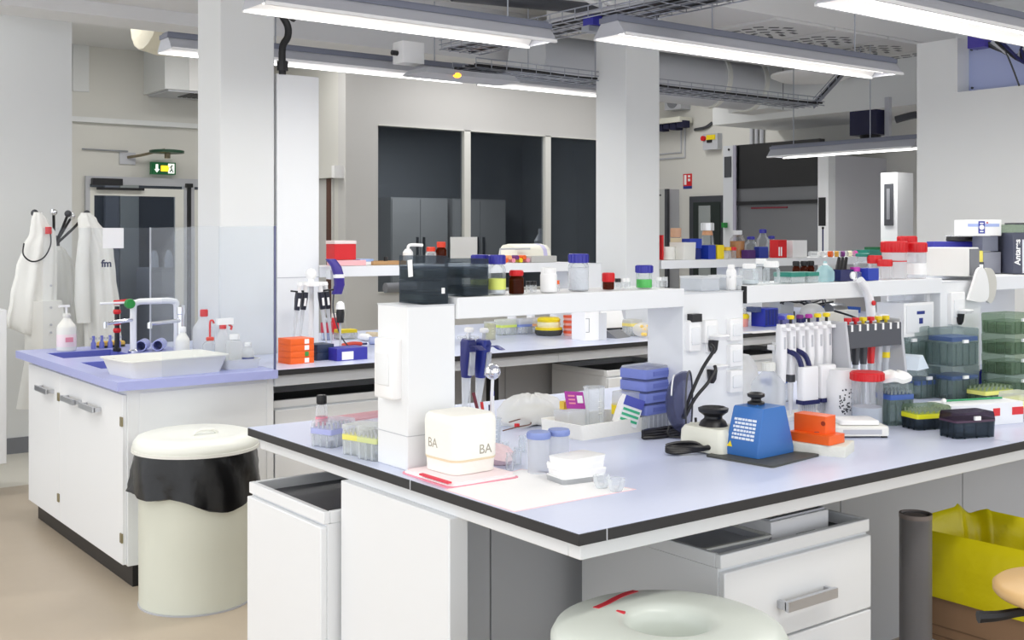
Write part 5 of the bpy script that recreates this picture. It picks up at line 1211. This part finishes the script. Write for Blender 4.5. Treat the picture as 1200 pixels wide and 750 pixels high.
for k in range(7): MB().lathe([(.014,0),(.014,.05)],10).rot(PI/2,'X').mv(-.08+.028*k,.025,.015+.018*(k%2)).build('tube', [orange,P('tube_peach',(244,176,120),.4),pinkp,purple,yellow,orange,pinkp][k], glr)
MB().tube([(-.11,0,.0),(-.11,0,.085),(.12,0,.085)],.006,6).build('wire_frame', lgrey, glr)
flt = T('flat_case', 'flat grey case on the rear shelf beside the cream cover', 'case', (4.435,5.54,Zr)); MB().box(-.10,.10,-.035,.035,0,.04).build('case', P('case_grey',(186,186,182),.5), flt, bev=.003)
# beyond the far pillar
def sh(px, y=5.62): return px
gl2 = T('roll_holder', 'white roll holder with red edge on the rear shelf next to the far pillar', 'holder', (5.602,5.60,Zr)); MB().lathe([(.055,0),(.055,.09)],20).build('roll', offw, gl2); MB().box(-.09,-.075,-.04,.04,0,.17).build('red_edge', red, gl2)
cfl = bottle('conical flask with foil and tan cap on the rear shelf by the far pillar', (5.787,5.70,Zr), .055, .22, plast, P('tan_cap',(222,180,150),.6), .6, .3, .3)
bxs2 = T('open_carton', 'open white carton on the rear shelf beside the blue boxes', 'box', (5.712,5.56,Zr), .1); MB().tray(.13,.12,0,.12,.004,1.05,.003).build('carton', offw, bxs2); MB().box(-.06,.06,.055,.06,.12,.15).build('flap', P('flap_cream',(232,214,178),.6), bxs2)
for k, (px, z_, w_, m_, la) in enumerate(((1.0456,0,.10,P('deep_blue',(24,40,120),.4),'dark blue box on the rear shelf beside the open carton'),(1.0456,.075,.12,blue,'royal blue box lying on the dark blue one'),(1.0673,0,.075,blue,'royal blue box standing next to the yellow box'),(1.0831,0,.07,yellow,'yellow box on the rear shelf beside the royal blue box'))):
    carton('colour_box', la, (px*5.58,5.60 if k < 2 else 5.56,Zr+z_), w_, .1, .07 if k < 2 else .10, 0, m_)
fl2 = bottle('tall conical flask with foil cap and tan label on the rear shelf', (6.132,5.72,Zr+0), .075, .26, glass, P('foil',(226,228,230),.3,.6), .55, .22, .12, lab=None)
MB().lathe([(.040,.17),(.034,.205)],18,cap0=False,cap1=False).build('tan_tape', P('tape_tan',(222,160,110),.6), fl2)
skb = T('sky_rack', 'flat sky blue rack on the rear shelf beyond the yellow box', 'rack', (6.146,5.60,Zr)); MB().tray(.10,.09,0,.06,.004,1,.004).build('rack', white, skb); MB().pillow(.11,.10,.06,.085,.005,.003).build('lid', P('rack_sky2',(112,160,220),.4), skb)
for k, px in enumerate((1.1087,1.1185)): 
    bottle('small clear bottle with %s cap before the amber bottle' % ('yellow','red')[k], (px*(5.54),5.54,Zr), .028, .085, plast, [P('cap_yellow',(246,204,60),.4),red][k], .9, .3, .6)
bottle('amber liquid bottle with white cap on the rear shelf', (6.341,5.62,Zr), .055, .205, glass, P('cap_grey_white',(222,224,226),.4), .55, .16, .66, liq=amberliq, lf=.62)
vb2 = carton('violet_box', 'dark violet box on the rear shelf edge before the clear bottles', (6.359,5.53,Zr), .085, .06, .062, 0, P('violet_dark',(76,36,104),.4))
for k, (px, y_, h_, r_) in enumerate(((1.1549,5.62,.16,.05),(1.1787,5.72,.215,.048),(1.1959,5.70,.165,.042))):
    bottle('clear bottle with violet blue cap on the rear shelf, %s' % ('beside the amber bottle','tallest of three','beside the red box')[k], (px*(y_),y_,Zr), r_, h_, glass, cobalt, .5, .14, .6, group='violet blue capped bottles', liq=P('pale_fill',(214,222,226),.4), lf=.2)
bct = carton('blue_carton', 'low blue box on the rear shelf before the clear bottles', (6.499,5.53,Zr), .10, .05, .085, 0, P('mid_blue',(44,60,150),.4))
rdb = carton('red_carton', 'red carton with white striped front on the rear shelf', (6.751,5.58,Zr), .10, .08, .135, 0, red, extra=[('stripe',-.45,-.3,.1,.6,paper),('stripe',-.2,-.05,.1,.6,paper)])
carton('white_carton', 'white carton on the rear shelf beside the red one', (6.955,5.60,Zr), .17, .12, .13, 0, P('carton_pale',(238,238,238),.55))
for k, (px, m_, la) in enumerate(((1.2878,paper,'white'),(1.3066,orange,'orange'),(1.3199,P('tube_gold',(220,170,60),.4),'gold'),(1.3334,purple,'purple'),(1.3509,P('tube_cream',(240,232,200),.5),'cream'),(1.3667,P('tube_pink',(224,70,170),.4),'bright pink'))):
    t = T('capped_tube', '%s topped tube lying on the rear shelf behind the brown bottles' % la, 'tube', (px*(5.60),5.60,Zr+.022), .3*k); MB().lathe([(.022,-.05),(.022,.04)],12).rot(PI/2,'X').build('tube', plast, t); MB().lathe([(.023,.04),(.024,.07)],12).rot(PI/2,'X').build('cap', m_, t)
for k, (px, m_, la) in enumerate(((1.4110,teal,'teal'),(1.4399,P('dark_green',(28,96,60),.4),'dark green'))):
    t = T('flat_folder', 'flat %s folder on the rear shelf behind the red lids' % la, 'folder', (px*(5.62+.03*k),5.62+.03*k,Zr+.05*k)); MB().box(-.11,.11,-.08,.08,0,.022 if k else .05).build('folder', m_, t)
bx9 = T('sill_pipe', 'grey plastic pipe lying on the window sill behind the rear shelf', 'pipe', (5.81,9.65,1.003)); MB().cup([(.05,0),(.05,.34)],.008,18).rot(PI/2,'Y').mv(-.05,0,0).build('pipe', mgrey, bx9)

# ---------------------------------------------------------------- on the rear bench
psd = T('pipette_stand', 'white stand with four dark pipettes on the rear bench beside the casing', 'pipette stand', (2.72,5.30,.9))
MB().lathe([(.08,0),(.08,.012),(.014,.02),(.014,.40)],18).build('pole', white, psd); MB().lathe([(.07,.36),(.07,.38)],18).build('carousel', white, psd); MB().ball((0,0,.42),.03,12).build('top_knob', white, psd)
for k, (dx, la) in enumerate(((-.10,'first from the pane'),(-.055,'second from the pane'),(.025,'third from the pane'),(.065,'farthest from the pane'))):
    t = T('pipette', 'black handled pipette on the white stand, %s' % la, 'pipette', (2.72+dx,5.24+.02*(k%2),1.23), 0, 'black pipettes on the white stand'); t.rotation_euler[1] = .12 if dx < 0 else -.12
    MB().loft([[(a,b,z) for a,b in rr(s,s,.006)] for z,s in ((-.09,.024),(-.03,.03),(0,.028))]).build('handle', P('pip_black',(30,32,48),.35), t)
    MB().box(-.006,.006,-.016,-.012,-.07,-.03).build('volume_window', paper, t); MB().lathe([(.003,-.27),(.007,-.2),(.011,-.09)],10).build('shaft', milky, t); MB().lathe([(.012,0),(.012,.03),(.015,.035),(.013,.05)],12).build('plunger', white, t)
    MB().loft([[(x+(-.02 if dx < 0 else .02),y,z) for x,y in rr(.05,.014,.004)] for z in (.0,.008)]).build('hook', black, t)
wc = T('wash_wand', 'small black and white pipette hanging low beside the casing foot', 'pipette', (2.835,5.20,1.07)); MB().lathe([(.018,0),(.022,.05),(.018,.07)],12).build('handle', black, wc); MB().lathe([(.025,.07),(.02,.10),(.008,.11)],12).build('cap', white, wc); MB().lathe([(.004,-.15),(.006,0)],8).build('shaft', lgrey, wc); MB().lathe([(.012,-.17),(.012,-.13)],8).build('foot', black, wc)
x, y, z = (2.508,5.045,0.9)
for k in range(4):
    t = T('orange_box', 'orange flat box, %s of the orange stack on the rear bench' % ('bottom','second','third','topmost')[k], 'box', (x,y,.9+.0305*k), .1, 'stack of orange boxes')
    MB().pillow(.135,.12,0,.030,.008,.003).build('box', orange, t)
    if k in (0,2,3): MB().box(.01,.035,-.0615,-.06,.004,.026).build('label', paper, t)
    if k == 1: MB().box(.012,.033,-.0615,-.06,.004,.026).build('label', P('label_green',(60,150,70),.5), t)
x, y, z = (2.671,5.108,0.9)
for k in range(2):
    t = T('navy_box', '%s dark teal box of the pair behind the orange stack' % ('lower','upper')[k], 'box', (x,y,.9+.040*k), .05); MB().pillow(.10,.11,0,.039,.006,.003).build('box', P('navy_teal',(30,46,76),.4), t)
x, y, z = (2.777,5.029,0.9)
b3 = T('blue_box', 'flat violet blue box with white label on the rear bench', 'box', (x,y,.9), .02); MB().pillow(.175,.12,0,.062,.004,.002).build('box', cobalt, b3); MB().box(-.06,.005,-.0612,-.06,.005,.045).build('label', paper, b3)
t = T('red_pliers', 'pair of red handled tongs lying behind the violet blue box', 'tongs', (3.106,5.564,0.9)); MB().tube(smooth_path([(-.06,0,.012),(0,-.01,.02),(.06,0,.014)],5),.011,8).tube(smooth_path([(-.05,.02,.012),(0,.02,.016),(.05,.02,.014)],5),.009,8).build('handles', P('tong_red',(206,64,40),.4), t); MB().tube([(.06,0,.014),(.10,.01,.012)],.006,8).build('jaw', navy, t)
yb = T('yellow_rack', 'yellow tip rack at the back of the rear bench beside the casing', 'rack', (3.32,6.022,0.9)); MB().tray(.12,.09,0,.04,.003,1,.005).build('base', plast, yb); MB().pillow(.115,.085,.038,.058,.005,.003).build('rack', yellow, yb)
rcb = bottle('clear bottle with red label standing beside the casing foot on the rear bench', (3.194,6.024,0.9), .035, .13, plast, milky, .7, .15, .7, lab=P('label_red',(206,60,80),.5), labz=(.35,.8))
bottle('narrow bottle with red body next to the red labelled one', (3.429,6.352,0.9), .025, .13, red, P('cap_cream',(240,232,226),.5), .8, .2, .72)
bottle('pale blue capped low bottle before the red labelled one', (3.211,6.043,0.9), .028, .05, P('sky_tub',(170,186,232),.4), P('sky_tub',(170,186,232),.4), .9, .3, .7)
for k, (px, py, m_, la) in enumerate(((3.344,5.829,white,'white'),(3.435,5.897,P('tool_tan',(206,190,160),.5),'tan'),(3.290,5.609,P('tool_blue',(180,190,224),.5),'pale blue'))):
    t = T('bench_oddment', '%s capped small bottle lying next to the end post on the rear bench' % la, 'bottle', (px,py,.9), .6*k); MB().lathe([(.022,0),(.022,.07),(.012,.08)],12).rot(PI/2,'X').mv(0,.04,.022).build('body', m_, t); MB().lathe([(.014,.08),(.014,.10)],10).rot(PI/2,'X').mv(0,.04,.022).build('cap', white, t)
# seen under the shelf
beaker('plastic beaker of yellow liquid seen under the shelf beside the blue pipettes', (3.987,5.468,0.9), .036, .105, frost, P('beer_yellow',(214,206,112),.3), .92)
for k, (px, py, m_, la) in enumerate(((4.256,5.674,P('tip_lime',(206,224,110),.4),'lime'),(4.378,5.658,P('tip_blue2',(120,140,206),.4),'pale blue'),(4.485,5.654,P('tip_peach',(236,176,130),.4),'peach'))):
    tipbox('clear tip box with %s rack in the row under the shelf' % la, (px,py,.9), .125, .09, .095, .02, plast, m_, milky, .5, .18, latch=None)
bottle('narrow white bottle with blue cap behind the tip boxes under the shelf', (4.467,5.883,0.9), .03, .14, white, cobalt, .6, .2, .7); bottle('narrow white bottle with black cap behind the tip boxes under the shelf', (4.606,5.861,0.9), .028, .13, white, black, .6, .2, .7)
x, y, z = (4.45,5.482,0.9)
dt1 = T('tip_dish', 'black oval dish with yellow and clear lids, under the shelf', 'dish', (x,y,.9)); MB().lathe([(.075,0),(.088,.02),(.088,.035)],24).build('base', P('dish_dark',(66,68,66),.5), dt1); MB().lathe([(.085,.035),(.085,.05)],24).build('lower_lid', yellow, dt1); MB().lathe([(.07,.05),(.075,.07),(.07,.085)],24).build('clear_ring', P('cream_ring',(240,232,190),.4), dt1); MB().lathe([(.072,.085),(.074,.10),(.06,.112)],24).build('upper_lid', yellow, dt1)
x, y, z = (4.534,5.376,0.9)
for k in range(4):
    t = T('orange_dish', 'orange edged dish, %s of the pile under the shelf' % ('bottom','second','third','topmost')[k], 'dish', (x,y,.9+.032*k), 0, 'pile of orange dishes'); MB().lathe([(.036,0),(.04,.006),(.04,.018)],20).build('dish', P('dish_pink',(238,178,170),.4), t); MB().lathe([(.042,.016),(.042,.0305)],20).build('rim', P('dish_orange',(224,84,48),.4), t)
x, y, z = (4.425,5.09,0.9)
cbd = T('file_box', 'white upright file box with line drawing under the shelf', 'file box', (x,y,.9), -.1); MB().box(-.05,.05,-.05,.09,0,.17).build('carton', paper, cbd, bev=.002); MB().box(-.045,-.02,-.0512,-.05,.05,.052).box(-.045,-.02,-.0512,-.05,.13,.132).box(-.022,-.02,-.0512,-.05,.05,.13).build('printed_frame', dgrey, cbd); MB().box(.05,.11,-.045,-.02,0,.16).build('side_flap', P('flap_grey',(214,216,220),.5), cbd)
mnt = T('tilted_stand', 'white tilted stand with black base edge under the shelf', 'stand', (4.845,5.327,0.9), -.15); MB().extr([(-.06,.0),(.06,.0),(.05,.02),(.02,.165),(.01,.165)],-.09,.07,'x').build('board', paper, mnt, bev=.002); MB().box(-.085,.05,-.075,-.06,.03,.042).build('black_edge', black, mnt); m = MB()
for k in range(6): m.cb(-.07+.025*k,-.0,.0,.0,.0,.0)
MB().box(-.10,.10,-.12,-.06,0,.008).build('foot_plate', lgrey, mnt)
kyb = T('grey_wedge', 'grey metal wedge lying before the tilted stand under the shelf', 'wedge', (4.687,5.1,0.9), .2); MB().extr([(-.04,0),(.04,0),(.04,.045)],-.07,.07,'x').build('wedge', mgrey, kyb)
tipbox('clear box of yellow tips beside the middle post, under the shelf', (4.847,5.149,0.9), .10, .09, .10, 0, plast, P('tip_cream_yellow',(236,220,130),.4), milky, .6, .2, latch=None)
yg = T('tip_bag', 'clear bag of yellow tipped tubes against the middle post', 'plastic bag', (4.817,5.026,0.9)); MB().ball((0,0,.045),.062,16,.72).build('bag', bag_m, yg)
rnd = random.Random(11)
for k in range(9): MB().ball((rnd.uniform(-.04,.04),rnd.uniform(-.055,-.03),rnd.uniform(.02,.07)),.012,8).build('yellow_ball', P('tip_gold',(240,206,110),.4), yg)
# seen under the right shelf
for k, (px, py) in enumerate(((5.926,5.230),)):
    dt2 = T('tub', 'pink tub with yellow lid right of the middle post', 'tub', (px,py,.9)); MB().lathe([(.055,0),(.06,.055)],20).build('tub', P('tub_pink',(236,160,150),.4), dt2); MB().lathe([(.063,.055),(.065,.075),(.055,.085)],20).build('lid', yellow, dt2); MB().lathe([(.05,.085),(.045,.12)],18).build('clear_top', plast, dt2)
bcu = T('blue_rack', 'royal blue cube rack with slots under the right shelf', 'rack', (6.076,5.14,0.9)); MB().box(-.07,.07,-.06,.06,0,.125).build('rack', P('royal',(34,54,168),.35), bcu, bev=.003); m = MB()
for k in range(4): m.box(-.07+.005+.034*k,-.07+.03+.034*k,-.062,-.06,.01,.115)
m.build('slots', P('royal_dark',(22,36,120),.4), bcu, kind='stuff'); MB().box(-.13,-.07,-.03,.05,.10,.135).build('side_box', P('slate_blue',(72,84,120),.4), bcu)
pd = T('petri_dish', 'stack of clear dishes with violet fill beside the royal blue rack', 'dish', (6.226,5.094,0.9)); MB().lathe([(.055,0),(.058,.07)],22).build('dish', G('violet_clear',(150,150,214),.5,.2), pd); MB().lathe([(.061,.045),(.061,.08)],22).build('lid', P('lid_periwinkle',(120,130,206),.4), pd)
nbk = T('cable_clip', 'small navy clamp with white tag before the wires under the right shelf', 'clamp', (6.374,5.051,0.9)); MB().rbox(.09,.05,0,.05,.006).build('clamp', navy, nbk); MB().box(.0,.035,-.0265,-.025,.015,.04).build('tag', paper, nbk)
clp = T('plastic_bag', 'clear lumpy plastic bag under the right shelf', 'plastic bag', (6.702,5.227,0.9)); MB().ball((0,0,.065),.09,16,.72).build('bag', bag_m, clp)
wrs = T('wire_tangle', 'tangle of black instrument wires under the right shelf', 'wires', (6.851,5.476,0.9))
rnd = random.Random(21)
for k in range(7):
    p = [(-.22+.01*k,rnd.uniform(-.05,.1),.06+rnd.uniform(0,.12))]
    for j in range(5): p.append((-.15+.13*j+rnd.uniform(-.04,.04), rnd.uniform(-.06,.1), rnd.uniform(.08,.21)))
    MB().tube(smooth_path(p,5),.007,6).build('wire', [black,dgrey,black,mgrey][k%4], wrs)
MB().box(-.20,-.05,.0,.1,.0,.16).build('instrument', P('instr_pale',(186,190,196),.4), wrs); MB().lathe([(.03,0),(.03,.05)],12,-.02,.05).build('adapter', black, wrs)
for k, (px, py, w_, la) in enumerate(((7.623,5.767,.18,'royal blue flat tray under the right shelf, nearer one'),(7.66,5.62,.16,'royal blue flat tray under the right shelf, beside the curved lamp arm'))):
    t = T('blue_tray', la, 'tray', (px,py,.9)); MB().tray(w_,.12,0,.045,.004,1.03,.006).build('tray', P('royal2',(46,96,186),.4), t)
crm = carton('cream_box', 'long cream box at the front of the rear bench under the right shelf', (6.731,5.092,0.9), .20, .09, .07, .0, P('cream_box_m',(244,240,226),.5))
carton('cream_box', 'pale lidded box next to the long cream box under the right shelf', (6.964,5.118,0.9), .14, .09, .075, .0, P('cream_box_n',(236,236,232),.5))
shp = MB().prism([(-.14,-.05),(.12,-.06),(.15,.05),(-.12,.06)],0,.002); tag(shp.build('paper_sheet', paper, loc=(5.69,4.835,0.9)), 'white sheet with pink line on the edge of the rear bench', 'paper')
cyl = T('metal_can', 'brushed metal can lying under the right shelf beside the curved lamp arm', 'can', (7.05,5.35,.955)); MB().lathe([(.05,0),(.055,.01),(.055,.16),(.05,.17)],20).rot(PI/2,'Y').build('can', steel, cyl)
adp = T('power_adapter', 'black and white mains adapter beside the wall box on the farther post', 'adapter', (3.70,2.58,1.14)); MB().box(-.025,.025,-.02,.03,0,.07).build('body', black, adp); MB().pillow(.06,.06,.07,.085,.008,.004).build('cap', white, adp); MB().tube(smooth_path([(0,0,.03),(-.06,.0,.05),(-.14,.02,.08),(-.2,.05,.10)],5),.004,6).build('lead', black, adp); MB().box(-.03,.12,-.03,.04,-.02,0).build('bracket', lgrey, adp)

# ---------------------------------------------------------------- under the nearest bench
w1t = T('flat_tray', 'flat grey tray with white rim lying on the drawer unit', 'tray', (2.225,2.06,.7065), -.05); MB().tray(.24,.18,0,.026,.006,1.04,.01).build('tray', lgrey, w1t); MB().loft([[(x,y,z) for x,y in rr(a,b,.012)] for a,b,z in ((.255,.195,.022),(.255,.195,.028),(.235,.175,.028),(.235,.175,.022),(.255,.195,.022))],False,False).build('rim', offw, w1t)
w2t = T('white_carton', 'low white box on the drawer unit behind the flat tray', 'box', (2.47,2.045,.7065), .0); MB().box(-.12,.12,-.08,.08,0,.058).build('carton', P('box_white',(236,236,238),.4), w2t, bev=.003); MB().box(-.02,.06,-.082,-.08,.0,.012).build('notch', dgrey, w2t); MB().box(-.115,.115,-.07,.075,.058,.063).build('lid', lgrey, w2t)
tb2 = T('clear_roll', 'tall roll of clear grey film standing under the nearest bench', 'roll', ((2.965,1.94,0)[0],1.94,0))
MB().cup([(.046,0),(.046,.70)],.006,26).build('roll', G('film_grey', (176,174,176), .5, .1, (236,235,236)), tb2); MB().cup([(.038,.004),(.038,.698)],.004,22).build('core', G('film_core',(150,146,146),.6,.2), tb2); MB().cup([(.047,.69),(.047,.703)],.006,26).build('rim', P('film_rim',(128,118,114),.4), tb2)
# cardboard bin with yellow bag
yb_m = P('yellow_bag', (222,208,14), .35, bump=.5, scale=14)
yb2 = T('clinical_waste_box', 'brown cardboard waste box lined with a bright yellow bag', 'waste box', (3.335,1.835,0))
MB().tray(.34,.54,.27,.56,.006,1.0,.02).build('carton', brownc, yb2)
MB().box(-.1715,-.17,-.20,.24,.315,.319).box(-.1715,-.17,-.20,.20,.285,.288).build('fold_line', P('brown_dark',(118,92,70),.7), yb2)
n = 80; base = rr(.35,.55,.09,19)[:80]
def ring(k, z, amp, ph, dz=0.0):
    out = []
    for i, (x, y) in enumerate(base):
        a = 2*PI*i/80
        s = k*(1+amp*math.sin(11*a+ph)+amp*.6*math.sin(6*a+ph*1.7))
        bump = .03*math.exp(-((a-1.2)/.35)**2)+.012*math.sin(4*a+.5) if z > .55 else 0
        out.append((x*s, y*s, z+amp*.3*math.sin(5*a+ph)+bump*dz))
    return out
MB().loft([ring(1.035,.405,.004,0),ring(1.05,.425,.006,.2),ring(1.04,.445,.005,.3),ring(1.05,.50,.008,.4),ring(1.04,.56,.010,.9),ring(1.0,.585,.014,1.3,.7),ring(.95,.605,.016,1.5,1.2),ring(.88,.595,.016,1.8,1.0),ring(.82,.54,.02,2.1,.3),ring(.78,.42,.02,2.4)],False,False).build('bag', yb_m, yb2, ang=70)
MB().box(-.14,.16,-.24,.24,0,.27).build('stand', lam2, yb2, bev=.004)
sto = T('lab_stool', 'round pale wooden stool seat with black lever below', 'stool', (2.739,1.373,0))
MB().lathe([(.165,.640),(.172,.648),(.172,.662),(.160,.672),(.05,.670)],40).build('seat', P('beech',(226,186,128),.45,var=.08,scale=5), sto, ang=60)
MB().lathe([(.06,.60),(.06,.64)],16).lathe([(.022,.12),(.022,.60)],14).build('column', black, sto)
MB().tube(smooth_path([(-.02,0,.615),(-.10,.06,.612),(-.15,.095,.603),(-.19,.125,.60)],4),.009,8,.015).build('lever', black, sto)
for k in range(5):
    a = k*2*PI/5
    lg = MB().tube([(0,0,.13),(.26*math.cos(a),.26*math.sin(a),.07)],.02,8,.014).build('leg', dgrey, sto)
    MB().ball((.26*math.cos(a),.26*math.sin(a),.03),.03,10).build('caster', black, lg)
